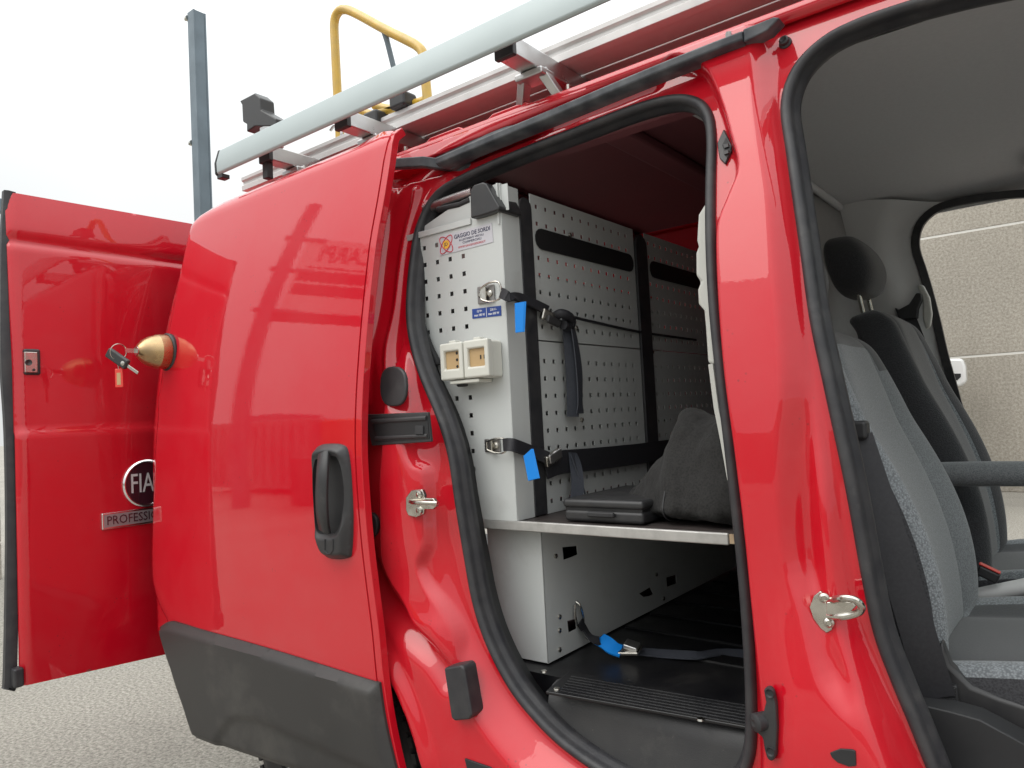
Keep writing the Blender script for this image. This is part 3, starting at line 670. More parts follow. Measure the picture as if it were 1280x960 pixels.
bm = bmesh.new(); c_ = rX(36, 453, 0.008); lathe(bm, c_ - np.array([0.004, 0, 0]), (1, 0, 0), [(0, 0.009), (0.006, 0.008), (0.004, 0.005), (0.003, 0)], 14); lathe(bm, c_ + np.array([-0.004, 0.012, -0.02]), (1, 0, 0), [(0, 0.004), (0.005, 0.0035), (0.005, 0)], 12); obj('latch_bolt', bm, BLACKP, rd)
# badge with its letters
bc = rX(183, 604, 0.010); br = 0.071
bm = bmesh.new(); lathe(bm, bc, (1, 0, 0), [(-0.006, br), (0.004, br), (0.008, br - 0.004), (0.008, br - 0.007), (0.004, br - 0.010), (0.0035, 0)], 48); obj('badge_rim', bm, mat('badge_chrome', (0.8, 0.8, 0.8), 0.12, 1.0), rd, 30)
bm = bmesh.new(); lathe(bm, bc, (1, 0, 0), [(0.003, br - 0.009), (0.0045, br - 0.010), (0.006, 0)], 48); obj('badge_disc', bm, BADGE, rd, 30)
Mb = basis(bc + np.array([0.0055, 0, 0]), (0, 1, 0), (0, 0, 1))
text_mesh('badge_lettering', 'FIAT', 0.082, mat('letter_silver', (0.75, 0.75, 0.76), 0.3, 0.3), Mb, rd, 0.0016, 'CENTER', 0.62, 0.0)
pa, pb = rX(126, 642, 0.01), rX(126, 663, 0.01)
pl_o = np.array([RX + 0.012, pa[1], (pa[2] + pb[2]) / 2]); ph = pa[2] - pb[2]; pwid = 0.235
bm = bmesh.new(); box(bm, (RX + 0.006, pa[1], pb[2]), (RX + 0.016, pa[1] + pwid, pa[2])); obj('name_plate', bm, mat('plate_chrome', (0.7, 0.7, 0.7), 0.15, 1.0), rd, bevel=0.003)
bm = bmesh.new(); box(bm, (RX + 0.0155, pa[1] + 0.006, pb[2] + 0.006), (RX + 0.0165, pa[1] + pwid - 0.006, pa[2] - 0.005)); obj('plate_field', bm, mat('plate_grey', (0.34, 0.33, 0.34), 0.35, 0.5), rd)
Mp = basis((RX + 0.017, pa[1] + 0.012, pl_o[2]), (0, 1, 0), (0, 0, 1))
text_mesh('plate_lettering', 'PROFESSIONAL', 0.036, BADGE, Mp, rd, 0.0008, 'LEFT', 0.86)

# ------------------------------------------------------------------ fittings on the jambs
def plug(name, uv_outline, off, th, m, par=van, bev=0.004, seg=3):
    pts = [onS(u, v, off) for u, v in uv_outline]; bm = bmesh.new(); prism(bm, [tuple(p) for p in pts], (0, -th, 0)); return obj(name, bm, m, par, 40, bev, seg)
def ysurf(u, v):
    p = onS(u, v, -0.02)
    for _ in range(6):
        yb = float(body_y(np.array([p[0]]), np.array([p[2]]))[0]); p = onY(u, v, yb)
    return p
def offs(u, v): p = ysurf(u, v); return p[1] - float(S(p[2]))
def omin(pts): return min(offs(u, v) for u, v in pts)
def ell(cu, cv, ru, rv, n=20, k=2.6): return [(cu + ru * math.copysign(abs(math.cos(t)) ** (2/k), math.cos(t)), cv + rv * math.copysign(abs(math.sin(t)) ** (2/k), math.sin(t))) for t in np.linspace(0, 2*math.pi, n, endpoint=False)]
plug('blanking_plug', ell(495, 483, 16.5, 25), omin(ell(495, 483, 16.5, 25)) + 0.003, 0.010, BLACKP)
plug('blanking_plug', ell(467, 656, 9.5, 16, k=2), omin(ell(467, 656, 9.5, 16)) + 0.003, 0.012, BLACKP)
# latch pocket in the rear jamb
o1 = omin([(459,518),(500,516),(538,515),(542,552),(500,555),(468,557)])
plug('latch_pocket', [(459,518),(538,515),(542,552),(468,557)], o1 + 0.004, 0.008, BLACKP, bev=0.002)
plug('pocket_floor', [(465,522),(535,520),(537,548),(471,552)], o1 - 0.0045, 0.002, HOLLOW, bev=0)
a_, b_ = onS(466, 527, o1 - 0.004), onS(534, 523, o1 - 0.004); c_, d_ = onS(470, 548, o1 - 0.004), onS(535, 545, o1 - 0.004)
bm = bmesh.new(); tube(bm, [tuple(a_), tuple(b_)], 0.006, 10); tube(bm, [tuple(c_), tuple(d_)], 0.005, 10); obj('pocket_bar', bm, BLACKP, van)
plug('pocket_block', [(521,532),(531,532),(531,543),(521,543)], o1 - 0.004, 0.006, DARK, bev=0.001)
# zinc striker of the sliding door
o2 = omin([(511,621),(524,612),(534,618),(549,629),(533,642),(514,644)])
st_ = plug('door_striker', [(511,621),(518,612),(531,611),(534,618),(534,622),(545,622),(549,628),(549,632),(545,636),(534,636),(533,642),(524,646),(514,644),(511,637)], o2 + 0.002, 0.009, CHROME, bev=0.002)
for (u, v) in ((525, 618), (525, 638)):
    q = onS(u, v, o2 - 0.007); bm = bmesh.new(); lathe(bm, q, (0, -1, 0), [(0, 0.0085), (0.004, 0.0075), (0.005, 0.004), (0.002, 0.003), (0.002, 0)], 14); obj('screw', bm, CHROME, st_, 30)
bm = bmesh.new(); tube(bm, [tuple(onS(513, 627, o2 - 0.006)), tuple(onS(516, 628, o2 - 0.022)), tuple(onS(530, 628.5, o2 - 0.028)), tuple(onS(545, 629, o2 - 0.022)), tuple(onS(547, 629, o2 - 0.004))], 0.0042, 10); obj('striker_bar', bm, CHROME, st_)
# rubber bumper on the lower jamb
plug('rubber_bumper', [(571,828),(592,824),(596,828),(606,886),(602,891),(584,893),(580,889)], omin([(571,828),(592,824),(588,858),(606,886),(584,893)]) + 0.02, 0.038, RUBBER, bev=0.006)
# contact block on the pillar
o3 = omin([(902,181),(907,168),(914,186),(908,205)]); cb = plug('contact_block', [(899,181),(907,163),(917,183),(917,190),(909,207),(902,200)], o3 + 0.004, 0.010, BLACKP, bev=0.002)
for q in range(2):
    plug('contact_pin', [(905,181+q*8),(911,180+q*8),(912,184+q*8),(906,186+q*8)], o3 - 0.006, 0.004, RUBBER, cb, 0.0006)
plug('contact_plate', [(903,182),(908,172),(914,185),(909,198)], o3 - 0.0055, 0.0016, HOLLOW, cb, 0)
# round rubber stop above the front door
q = ysurf(982, 55); bm = bmesh.new(); lathe(bm, q + np.array([0, 0.003, 0]), (0, -1, 0.25), [(0, 0.0105), (0.006, 0.0105), (0.008, 0.008), (0.014, 0.008), (0.016, 0.005), (0.014, 0.003), (0.012, 0)], 20); obj('rubber_stop', bm, RUBBER, van, 35)
# front door striker (bright)
o4 = omin([(1016,760),(1027,740),(1036,764),(1040,785),(1020,772)])
P0 = onS(1013, 766, o4)
st4 = plug('door_striker', [(1013,757),(1019,743),(1027,737),(1035,744),(1038,757),(1040,772),(1042,786),(1035,790),(1027,784),(1018,772)], o4 + 0.006, 0.008, CHROME, bev=0.002)
for (u, v) in ((1030, 747), (1036, 778)):
    q = onS(u, v, o4 - 0.002); bm = bmesh.new(); lathe(bm, q, (0.3, -1, 0), [(0, 0.0075), (0.004, 0.007), (0.006, 0.004), (0.004, 0.003), (0.004, 0)], 14); obj('screw', bm, CHROME, st4, 30)
lp = [onS(u, v, o4 + w_) for u, v, w_ in ((1036,752,-.004),(1050,748,-.022),(1066,749,-.026),(1076,756,-.022),(1076,763,-.018),(1068,768,-.016),(1052,771,-.014),(1036,770,-.004))]
bm = bmesh.new(); tube(bm, [tuple(p) for p in catmull([tuple(p) for p in lp], 4)], 0.005, 10); obj('striker_loop', bm, CHROME, st4)
bm = bmesh.new(); prism(bm, [tuple(onS(u, v, o4 - 0.010)) for u, v in ((1034,752),(1050,751),(1066,752),(1071,757),(1064,764),(1050,768),(1034,768))], (0, -0.004, 0)); obj('striker_web', bm, CHROME, st4, 40, 0.0012)
# lower roller guide of the sliding door, black
o5 = omin([(962,860),(973,880),(962,900),(970,940),(950,902)])
rg = plug('roller_bracket', [(958,858),(963,855),(969,859),(973,876),(975,905),(974,940),(969,948),(963,945),(959,932),(957,918),(950,912),(947,902),(951,893),(958,886),(961,874)], o5 + 0.004, 0.014, BLACKP, bev=0.004)
for (u, v) in ((963, 866), (964, 939)):
    q = onS(u, v, o5 - 0.009); bm = bmesh.new(); lathe(bm, q, (0, -1, 0), [(0, 0.007), (0.004, 0.006), (0.002, 0.004), (0.0015, 0)], 14); obj('screw', bm, DARK, rg, 30)
q = onS(951, 902, o5 - 0.006); bm = bmesh.new(); lathe(bm, q, (-0.6, -1, 0), [(-0.008, 0.013), (0.010, 0.013), (0.012, 0.010), (0.013, 0.005), (0.011, 0)], 18); obj('roller', bm, DARK, rg, 30)
plug('body_plug', [(1038,940),(1051,935),(1066,936),(1070,938),(1071,956),(1062,957),(1048,952),(1041,946)], omin([(1038,940),(1055,946),(1070,938),(1070,956)]) + 0.002, 0.004, DARK, bev=0.001)
plug('body_plug', [(583,947),(615,958),(640,975),(590,975)], omin([(585,948),(600,958),(615,960),(640,974)]) + 0.002, 0.006, DARK, bev=0.001)
# small things on the jamb behind the door
plug('wire_clip', [(468,270),(478,268),(480,280),(470,282)], offs(474, 275) - 0.004, 0.012, BLACKP, bev=0.001)
plug('latch_plate', [(455,396),(459,395),(458,424),(454,424)], offs(457, 410) - 0.02, 0.01, CHROME, bev=0.001)

# ------------------------------------------------------------------ van interior
ZF, ZC, XB = 0.585, 1.715, -0.445                # cargo floor, ceiling, bulkhead
def part(name, bm, m, ang=35, bevel=0.0, seg=2, par=None): return obj(name, bm, m, par or van, ang, bevel, seg)
bm = bmesh.new(); box(bm, (-2.14, 0.085, 0.50), (-0.43, YF - 0.03, ZF)); part('cargo_floor', bm, MATR)
bm = bmesh.new()                                  # pressed ribs of the rubber mat
for k in range(9):
    y = 0.30 + k * 0.13
    box(bm, (-0.90 - 0.0 * k, y, ZF - 0.002), (-0.44, y + 0.05, ZF + 0.005))
o = part('mat_ribs', bm, MATR, bevel=0.004); o['kind'] = 'stuff'
# scuff plate with fine ribs
def fz(u, v, z=ZF): return onZ(u, v, z)
bm = bmesh.new(); c4 = [fz(682, 868, ZF + .001), fz(712, 842, ZF + .001), fz(760, 850, ZF + .001), fz(945, 888, ZF + .001), fz(945, 915, ZF + .001)]
prism(bm, [tuple(p) for p in c4], (0, 0, 0.006)); part('scuff_plate', bm, MATR, bevel=0.002)
bm = bmesh.new()
for k in range(7):
    t = k / 6.0
    p = fz(700 + 14 * (1 - t), 846 + 18 * t, ZF + .0075); q = fz(940, 884 + 24 * t, ZF + .0075)
    tube(bm, [tuple(p), tuple(p + (q - p) * 0.5), tuple(q)], 0.0022, 6)
part('scuff_rib', bm, MATR)
for (u, v) in ((696, 862), (680, 840), (876, 900)):
    bm = bmesh.new(); lathe(bm, fz(u, v, ZF + .006), (0, 0, 1), [(0, 0.007), (0.003, 0.006), (0.004, 0)], 12); part('screw', bm, CHROME)
# moulded step trim between floor edge and sill
top = [fz(u, v, ZF + .002) for u, v in ((664,868),(690,872),(760,886),(850,902),(945,918))]
bm = bmesh.new(); rows = []
for p in catmull([tuple(q) for q in top], 4):
    x = p[0]; tt = (x + 0.86) / 0.42
    yy = max(p[1], 0.05); prof = [(yy + 0.035, ZF + 0.001), (yy + 0.014, ZF + 0.003), (yy, ZF - 0.002), (yy - 0.012, ZF - 0.014), (yy - 0.018, ZF - 0.035), (yy - 0.024, ZF - 0.09), (0.010, 0.44)]
    rows.append([bm.verts.new((x, y, z)) for y, z in prof])
for a, b in zip(rows[:-1], rows[1:]):
    for k in range(6): bm.faces.new((a[k], a[k+1], b[k+1], b[k]))
part('step_trim', bm, STEP, 50)
# dark floor to sill filler left of the step
bm = bmesh.new(); box(bm, (-1.25, 0.03, 0.40), (-0.90, 0.085, ZF - 0.03)); part('sill_filler', bm, DARK, bevel=0.01)
# ceiling of the load space, crossbows
bm = bmesh.new(); box(bm, (-2.14, 0.23, ZC + 0.030), (XB, YF - 0.23, ZC + 0.038)); part('cargo_ceiling', bm, INRED)
for x in (-1.75, -1.28, -0.80):
    bm = bmesh.new(); box(bm, (x - 0.035, 0.225, ZC + 0.002), (x + 0.035, YF - 0.225, ZC + 0.029)); part('roof_bow', bm, INRED, bevel=0.008)
bm = bmesh.new(); tube(bm, [(-0.62, y, ZC + 0.018) for y in (0.23, 0.8, 1.32)], 0.004, 6); part('ceiling_seam', bm, INRED)
# inner cantrail above the opening
bm = bmesh.new(); box(bm, (-1.25, 0.185, 1.66), (XB, 0.23, ZC + 0.02)); part('inner_cantrail', bm, INRED, bevel=0.01)
# far side of the load space, left rear corner
bm = bmesh.new(); box(bm, (-2.14, YF - 0.06, 0.5), (XB, YF - 0.035, 1.76)); part('far_side_lining', bm, INRED)
bm = bmesh.new(); box(bm, (-2.14, 0.075, 0.5), (-1.33, 0.10, 1.70)); part('near_side_lining', bm, INRED)
# bulkhead: a light grey lining facing the cab
BULK = add_noise(mat('bulkhead_cloth', (0.36, 0.35, 0.345), 0.85), 60, 0.4, (0.31, 0.30, 0.295), bump=0.2, bump_scale=600)
plan = catmull([(-0.437, 0.115), (-0.47, 0.17), (-0.535, 0.30), (-0.59, 0.44), (-0.60, 0.78), (-0.59, 1.15), (-0.55, 1.36), (-0.51, 1.46)], 4)
bm = bmesh.new(); ra = [[bm.verts.new((x, y, z)) for x, y in plan] for z in np.linspace(0.42, 1.74, 12)]
for r0, r1 in zip(ra[:-1], ra[1:]):
    for k in range(len(plan) - 1): bm.faces.new((r0[k], r0[k+1], r1[k+1], r1[k]))
o = part('bulkhead', bm, BULK, 70); m_ = o.modifiers.new('thickness', 'SOLIDIFY'); m_.thickness = 0.008; m_.offset = 1
# light grey moulding beside the opening, inside the pillar
mp = [(883,250),(872,268),(870,300),(872,308),(869,316),(869,345),(875,352),(871,362),(872,380),(879,388),(881,410),(884,455),(905,458),(905,250)]
bm = bmesh.new(); prism(bm, [tuple(onY(u, v, 0.10)) for u, v in mp], (0, 0.05, 0)); part('pillar_moulding', bm, TRIML, 40, 0.008, 3)
bm = bmesh.new(); sweep(bm, [tuple(onY(u, v, 0.09)) for u, v in ((888,455),(895,510),(903,550),(912,600))], [(0.004, -0.01), (0.004, 0.0), (-0.004, 0.0), (-0.004, -0.01)], (0, -1, 0)); part('pillar_edge', bm, TRIML)
# dark cable hose at the left of the opening
def hose(name, pts, r, m, par, n=8): 
    bm = bmesh.new(); tube(bm, [tuple(p) for p in catmull([tuple(q) for q in pts], 5)], r, n); return obj(name, bm, m, par, 60)
hose('cable_conduit', [onY(u, v, 0.066) for u, v in ((519,365),(524,395),(532,420),(539,438),(548,455))], 0.0075, DARK, van)
bm = bmesh.new()
for k, p in enumerate(resample(catmull([tuple(onY(u, v, 0.066)) for u, v in ((519,365),(524,395),(532,420),(539,438),(548,455))], 5), 0.004)):
    lathe(bm, p, (0.25, 0, -1), [(-0.001, 0.0088), (0.001, 0.0088)], 8)
o = obj('conduit_rings', bm, DARK, van); o['kind'] = 'stuff'

# cab: floor, headliner, far side with its open door
bm = bmesh.new(); box(bm, (XB, 0.05, 0.36), (1.0, YF - 0.05, 0.40)); part('cab_floor', bm, DARK)
bm = bmesh.new(); rows = []
for x in np.linspace(-0.62, 0.12, 16):
    prof = [(0.175, 1.675), (0.20, 1.692), (0.26, 1.708), (0.40, 1.722), (0.78, 1.735), (1.15, 1.722), (1.30, 1.70), (1.37, 1.684), (1.405, 1.668), (1.43, 1.648)]
    rows.append([bm.verts.new((x, y, z - 0.02 * max(0, (x + 0.1) / 0.2) ** 2)) for y, z in catmull(prof, 3)])
for a, b in zip(rows[:-1], rows[1:]):
    for k in range(len(a) - 1): bm.faces.new((a[k], a[k+1], b[k+1], b[k]))
o = part('headliner', bm, HEADL, 70)
bm = bmesh.new(); tube(bm, [(x + 0.012, y, z) for x, y, z in catmull([(-0.50, 0.24, 1.695), (-0.59, 0.46, 1.712), (-0.60, 0.78, 1.722), (-0.59, 1.15, 1.712), (-0.57, 1.30, 1.69)], 4)], 0.012, 8); part('headliner_edge', bm, HEADL, 60)
# recess of the roof: darker visor box above the far door
bm = bmesh.new(); lathe(bm, (0.02, 1.25, 1.685), (0, -0.3, -1), [(0, 0.11), (0.008, 0.10), (0.012, 0.06), (0.012, 0)], 24)
part('roof_console', bm, TRIMG)
FA2 = [(x - 0.03, z - 0.030 * float(smooth(1.40, 1.62, z))) for x, z in FA]
FARp = panel('far_body_side', [(XB - 1.6, 0.30), (0.52, 0.30)] + arc(1.01, 0.30, 0.41, 170, 20) + [(1.45, 0.44), (1.50, 0.75), (1.30, 0.93), (0.92, 1.02), (0.62, 1.20), (0.36, 1.49), (0.16, 1.68), (0.02, ZT), (XB - 1.6, ZT)],
             [FA2], lambda x, z: YF - S(z), 0.03, RED, van, 0.01, -1.0)
# far pillar trim: light grey moulded skin inside the far door post
def far_y(x, z):
    x = np.asarray(x, float); z = np.asarray(z, float)
    d = seg_dist(FA2, x, z, True)
    return YF - S(z) - 0.04 - 0.055 * smooth(0.01, 0.10, d)
ptrim = [(-0.56, 0.42), (-0.05, 0.42), (-0.12, 1.72), (-0.56, 1.72)]
ph_ = [(x, z) for x, z in FA]
def trim_outline():
    pts = [q for q in FA2 if q[0] < -0.05]
    pts = sorted(pts, key=lambda q: -q[1])
    # walk down the rear edge of the door opening
    return [(-0.57, 1.715)] + [(-0.57, 0.43)] + [(x - 0.012, z) for x, z in pts[::-1] if z > 0.45] 
tr = trim_outline()
panel('far_pillar_trim', tr, [], far_y, 0.02, TRIMG, van, 0.006, -1.0, ang=70)
bm = bmesh.new(); sweep(bm, [(x, YF - float(S(z)) - 0.042, z) for x, z in FA2], [(0.012, -0.004), (0.012, 0.012), (-0.010, 0.012), (-0.012, -0.02)], (0, -1, 0), True); part('door_seal', bm, RUBBER, 60)
# belt of the far seat: guide and webbing
def far(u, v, o=0.0): return onY(u, v, YF - 0.16 + o)
bm = bmesh.new(); P = [(1118,384),(1123,387),(1136,380),(1145,366),(1151,366),(1152,374),(1147,386),(1146,398),(1124,400)]
prism(bm, [tuple(far(u, v, -0.01)) for u, v in P], (0, 0.03, 0)); part('belt_guide', bm, DARK, bevel=0.006)
bm = bmesh.new(); P = [tuple((far(a, b) + far(c, b)) / 2) for a, b, c in ((1122,395,1146),(1140,440,1163),(1158,480,1182),(1178,522,1196))]
wd = 0.022
sweep(bm, P, [(wd, -0.0012), (wd, 0.0012), (-wd, 0.0012), (-wd, -0.0012)], (0, -1, 0.2)); part('seat_belt', bm, WEB)
bm = bmesh.new(); P = [(1146,356),(1154,356),(1162,372),(1165,392),(1163,408),(1157,412),(1153,398),(1153,376)]
prism(bm, [tuple(far(u, v, 0.01)) for u, v in P], (0, 0.02, 0)); part('guide_cover', bm, TRIML, bevel=0.006)
bm = bmesh.new(); p = far(1197, 528, 0.02); box(bm, tuple(p - 0.016), tuple(p + 0.016)); part('far_latch', bm, DARK, bevel=0.004)

# ------------------------------------------------------------------ seats
def loft(rows, closed=True):
    bm = bmesh.new(); R = [[bm.verts.new(p) for p in r] for r in rows]
    for a, b in zip(R[:-1], R[1:]):
        n = len(a)
        for k in range(n if closed else n - 1): bm.faces.new((a[k], a[(k+1) % n], b[(k+1) % n], b[k]))
    bm.faces.new(R[0][::-1]); bm.faces.new(R[-1])
    return bm
def backrest(yc, hw, name, ztop=1.335, dark=False):
    """front line leaning back; cross-section with raised side bolsters, each colour zone a material slot"""
    rows = []; Z = np.linspace(0.66, ztop, 26)
    for z in Z:
        t = (z - 0.66) / (ztop - 0.66)
        xf = -0.222 - 0.24 * (ztop - 0.66) * t ** 1.15 + 0.020 * math.sin(math.pi * min(1, t * 1.5)) - 0.05 * max(0, (t - 0.93) / 0.07) ** 2
        hwz = hw * (1 - 0.06 * t - 0.28 * max(0, (t - 0.72) / 0.28) ** 2)
        bol = 0.045 * math.sin(math.pi * min(1, 0.15 + t * 0.85)) ** 0.7 * (1 - 0.5 * t)
        th = 0.135 - 0.05 * t - 0.02 * max(0, (t - 0.9) / 0.1) ** 2
        prof = [(-1.0, -0.050), (-0.99, -0.012), (-0.94, bol * 0.62), (-0.84, bol), (-0.76, bol * 0.86), (-0.64, bol * 0.42), (-0.61, bol * 0.22 - 0.005), (-0.57, bol * 0.2 + 0.006), (-0.3, 0.006), (0.0, 0.004),
                (0.3, 0.006), (0.57, bol * 0.2 + 0.006), (0.61, bol * 0.22 - 0.005), (0.64, bol * 0.42), (0.76, bol * 0.86), (0.84, bol), (0.94, bol * 0.62), (0.99, -0.012), (1.0, -0.050),
                (0.98, -th + 0.02), (0.9, -th), (0, -th - 0.01), (-0.9, -th), (-0.98, -th + 0.02)]
        rows.append([(xf + q, yc + hwz * p, z + 0.3 * q) for p, q in prof])
    bm = loft(rows); bm.faces.ensure_lookup_table()
    n = 24
    for i in range(25):
        for k in range(n):
            f = bm.faces[i * n + k]; t = i / 25
            if 5 <= k <= 12: f.material_index = 1 if t < 0.90 else 3
            elif k in (2, 3, 4): f.material_index = 2 if t < 0.84 else 3
            elif k in (13, 14, 15): f.material_index = 1 if t < 0.84 else 3
            else: f.material_index = 0
    if dark:
        for i in range(25):
            for k in range(n):
                f = bm.faces[i * n + k]
                f.material_index = 2 if k in (5, 12) and i < 22 else 3 if 6 <= k <= 11 else 0
    o = obj(name, bm, [SEATB, SEATG, SEATM, SEATD], van, 180); s_ = o.modifiers.new('round', 'SUBSURF'); s_.levels = 1; s_.render_levels = 2
    return o
def cushion(yc, hw, name):
    rows = []
    for x in np.linspace(-0.25, 0.30, 20):
        t = (x + 0.25) / 0.55; zt_ = 0.665 + 0.055 * t - 0.06 * max(0, (t - 0.85) / 0.15) ** 2
        b = 0.030 * math.sin(math.pi * min(1, 0.1 + t)) ** 0.5 if t < 0.9 else 0.0
        prof = [(-1.0, -0.14), (-1.0, -0.04), (-0.97, b * 0.6), (-0.88, b), (-0.74, b * 0.7), (-0.60, -0.004), (-0.55, 0.004), (0, 0.006), (0.55, 0.004), (0.60, -0.004), (0.74, b * 0.7), (0.88, b), (0.97, b * 0.6), (1.0, -0.04), (1.0, -0.14)]
        rows.append([(x, yc + hw * p, zt_ + q) for p, q in prof])
    bm = loft(rows); bm.faces.ensure_lookup_table(); n = 15
    for i in range(19):
        t = i / 19
        for k in range(n):
            f = bm.faces[i * n + k]
            if 5 <= k <= 8: f.material_index = 1 if t > 0.30 else 3
            elif k in (2, 3, 10, 11): f.material_index = 2 if t > 0.05 else 3
            elif k in (4, 9): f.material_index = 1 if t > 0.3 else 3
            else: f.material_index = 0
    o = obj(name, bm, [SEATB, SEATG, SEATM, SEATD], van, 180); s_ = o.modifiers.new('round', 'SUBSURF'); s_.levels = 1; s_.render_levels = 2
    return o
def headrest(yc, dx=0.0, dz=0.0):
    rows = []
    for t in np.linspace(0, 1, 13):
        a = math.pi * (t - 0.5); hw = 0.136 * (math.cos(a) ** 0.22 if 0 < t < 1 else 0.45); th = 0.062 * (math.cos(a) ** 0.28 if 0 < t < 1 else 0.45)
        z = 1.365 + dz + 0.175 * t; xc = -0.455 + dx - 0.035 * t + 0.012 * math.sin(math.pi * t)
        rows.append([(xc + th * math.copysign(abs(math.cos(q)) ** 0.55, math.cos(q)), yc + hw * (0.92 + 0.08 * math.sin(math.pi * t)) * math.copysign(abs(math.sin(q)) ** 0.6, math.sin(q)), z) for q in np.linspace(0, 2*math.pi, 20, endpoint=False)])
    o = obj('headrest', loft(rows), SEATB, van, 180); s_ = o.modifiers.new('round', 'SUBSURF'); s_.levels = 1; s_.render_levels = 1
    for s in (-0.055, 0.055):
        bm = bmesh.new(); tube(bm, [(-0.452 + dx, yc + s, 1.40 + dz), (-0.435 + dx, yc + s, 1.28 + dz)], 0.006, 10); obj('headrest_post', bm, CHROME, o)
def seat(yc, ztop, dx, dz, dark=False):
    b = backrest(yc, 0.245, 'seat_backrest', ztop, dark); c = cushion(yc, 0.25, 'seat_cushion'); headrest(yc, dx, dz)
    bm = bmesh.new(); box(bm, (-0.24, yc - 0.22, 0.40), (0.26, yc + 0.22, 0.56)); obj('seat_base', bm, DARK, van, 35, 0.02, 3)
    return b
near_back = seat(0.40, 1.245, 0.0, -0.09); seat(1.10, 1.335, -0.02, 0.01, True)
# arm rest of the far seat
bm = loft([[(x, 0.775 + 0.034 * math.cos(q) * s, 0.922 + 0.026 * math.sin(q) * s + 0.010 * (x + 0.25)) for q in np.linspace(0, 2*math.pi, 14, endpoint=False)] for x, s in ((-0.33, 0.9), (-0.30, 1), (-0.2, 1.05), (-0.05, 1), (0.06, 0.9), (0.10, 0.6), (0.11, 0.3))])
obj('arm_rest', bm, SEATG, van, 180)
# recline lever / belt catch beside the near seat
bm = bmesh.new(); box(bm, tuple(onY(1058, 550, 0.125)), tuple(onY(1082, 526, 0.125) + np.array([0, 0.03, 0]))); obj('backrest_catch', bm, DARK, van, 35, 0.006, 3)
# side moulding of the near seat, sill trims
def sm(name, uvs, y, th, m, bev=0.01): 
    bm = bmesh.new(); prism(bm, [tuple(onY(u, v, y)) for u, v in uvs], (0, th, 0)); return obj(name, bm, m, van, 40, bev, 3)
sm('seat_side_cover', [(1176,800),(1188,832),(1215,858),(1250,872),(1300,888),(1330,990),(1180,990),(1150,885)], 0.15, 0.03, BLACKP, 0.008)
sm('sill_trim', [(1120,800),(1140,878),(1155,882),(1190,890),(1225,900),(1290,935),(1330,1000),(1180,1000),(1140,905)], 0.085, 0.05, DARK, 0.012)
bm = bmesh.new()
for k in range(5):
    p = onY(1160, 857 + k * 6, 0.135); q = onY(1194, 862 + k * 6, 0.135)
    tube(bm, [tuple(p), tuple((p + q) / 2), tuple(q)], 0.0022, 6)
obj('vent_grille', bm, BLACKP, van)
sm('belt_outlet', [(1152,852),(1196,858),(1199,884),(1158,884)], 0.138, 0.02, DARK, 0.003)
# belt of the near seat, from its outlet up behind the seal
P = [onY(1172, 872, 0.125), onY(1150, 800, 0.11), onY(1118, 690, 0.11), onY(1092, 612, 0.12), onY(1070, 545, 0.135)]
bm = bmesh.new(); sweep(bm, [tuple(p) for p in catmull([tuple(p) for p in P], 4)], [(0.024, -0.0012), (0.024, 0.0012), (-0.024, 0.0012), (-0.024, -0.0012)], (0.35, -1, 0)); obj('seat_belt', bm, WEB, van)
# tunnel between the seats with brake lever and red buckle
bm = bmesh.new(); box(bm, (-0.45, 0.69, 0.40), (0.9, 0.82, 0.66)); obj('centre_console', bm, DARK, van, 35, 0.03, 3)
bm = bmesh.new(); tube(bm, [(-0.30, 0.72, 0.64), (-0.12, 0.72, 0.70), (0.10, 0.72, 0.735), (0.16, 0.72, 0.74)], [0.016, 0.017, 0.019, 0.012], 12); obj('brake_lever', bm, TRIMG, van)
p = onY(1236, 716, 0.70); bm = bmesh.new(); box(bm, (-0.02, -0.012, -0.013), (0.02, 0.012, 0.008), Matrix.Translation(Vector(p)) @ Matrix.Rotation(0.45, 4, 'Y')); obj('belt_buckle', bm, DARK, van, 35, 0.004)
bm = bmesh.new(); box(bm, (-0.022, -0.009, 0.0085), (0.018, 0.009, 0.012), Matrix.Translation(Vector(p)) @ Matrix.Rotation(0.45, 4, 'Y')); obj('buckle_button', bm, mat('buckle_red', (0.6, 0.04, 0.03), 0.4), van, 35, 0.002)
# dashboard, windscreen and bonnet, out of the picture to the right
bm = bmesh.new(); prism(bm, [(0.50, 0.06, 0.45), (0.52, 0.06, 0.80), (0.58, 0.06, 0.98), (0.95, 0.06, 1.0), (0.95, 0.06, 0.45)], (0, YF - 0.12, 0)); obj('dashboard', bm, DARK, van, 35, 0.03, 3)
gl = bpy.data.materials.new('windscreen_glass'); gl.use_nodes = True
g_ = gl.node_tree; g_.nodes.clear(); go = g_.nodes.new('ShaderNodeOutputMaterial'); gt = g_.nodes.new('ShaderNodeBsdfTransparent'); gt.inputs[0].default_value = (0.82, 0.86, 0.84, 1)
gg = g_.nodes.new('ShaderNodeBsdfGlossy'); gg.inputs['Roughness'].default_value = 0.01; gm = g_.nodes.new('ShaderNodeMixShader'); fr = g_.nodes.new('ShaderNodeFresnel')
g_.links.new(fr.outputs[0], gm.inputs[0]); g_.links.new(gt.outputs[0], gm.inputs[1]); g_.links.new(gg.outputs[0], gm.inputs[2]); g_.links.new(gm.outputs[0], go.inputs['Surface'])
bm = bmesh.new(); prism(bm, [(0.03, 0.17, 1.775), (0.03, YF - 0.17, 1.775), (0.90, YF - 0.06, 1.03), (0.90, 0.06, 1.03)], (0.004, 0, 0.005)); obj('windscreen', bm, gl, van)
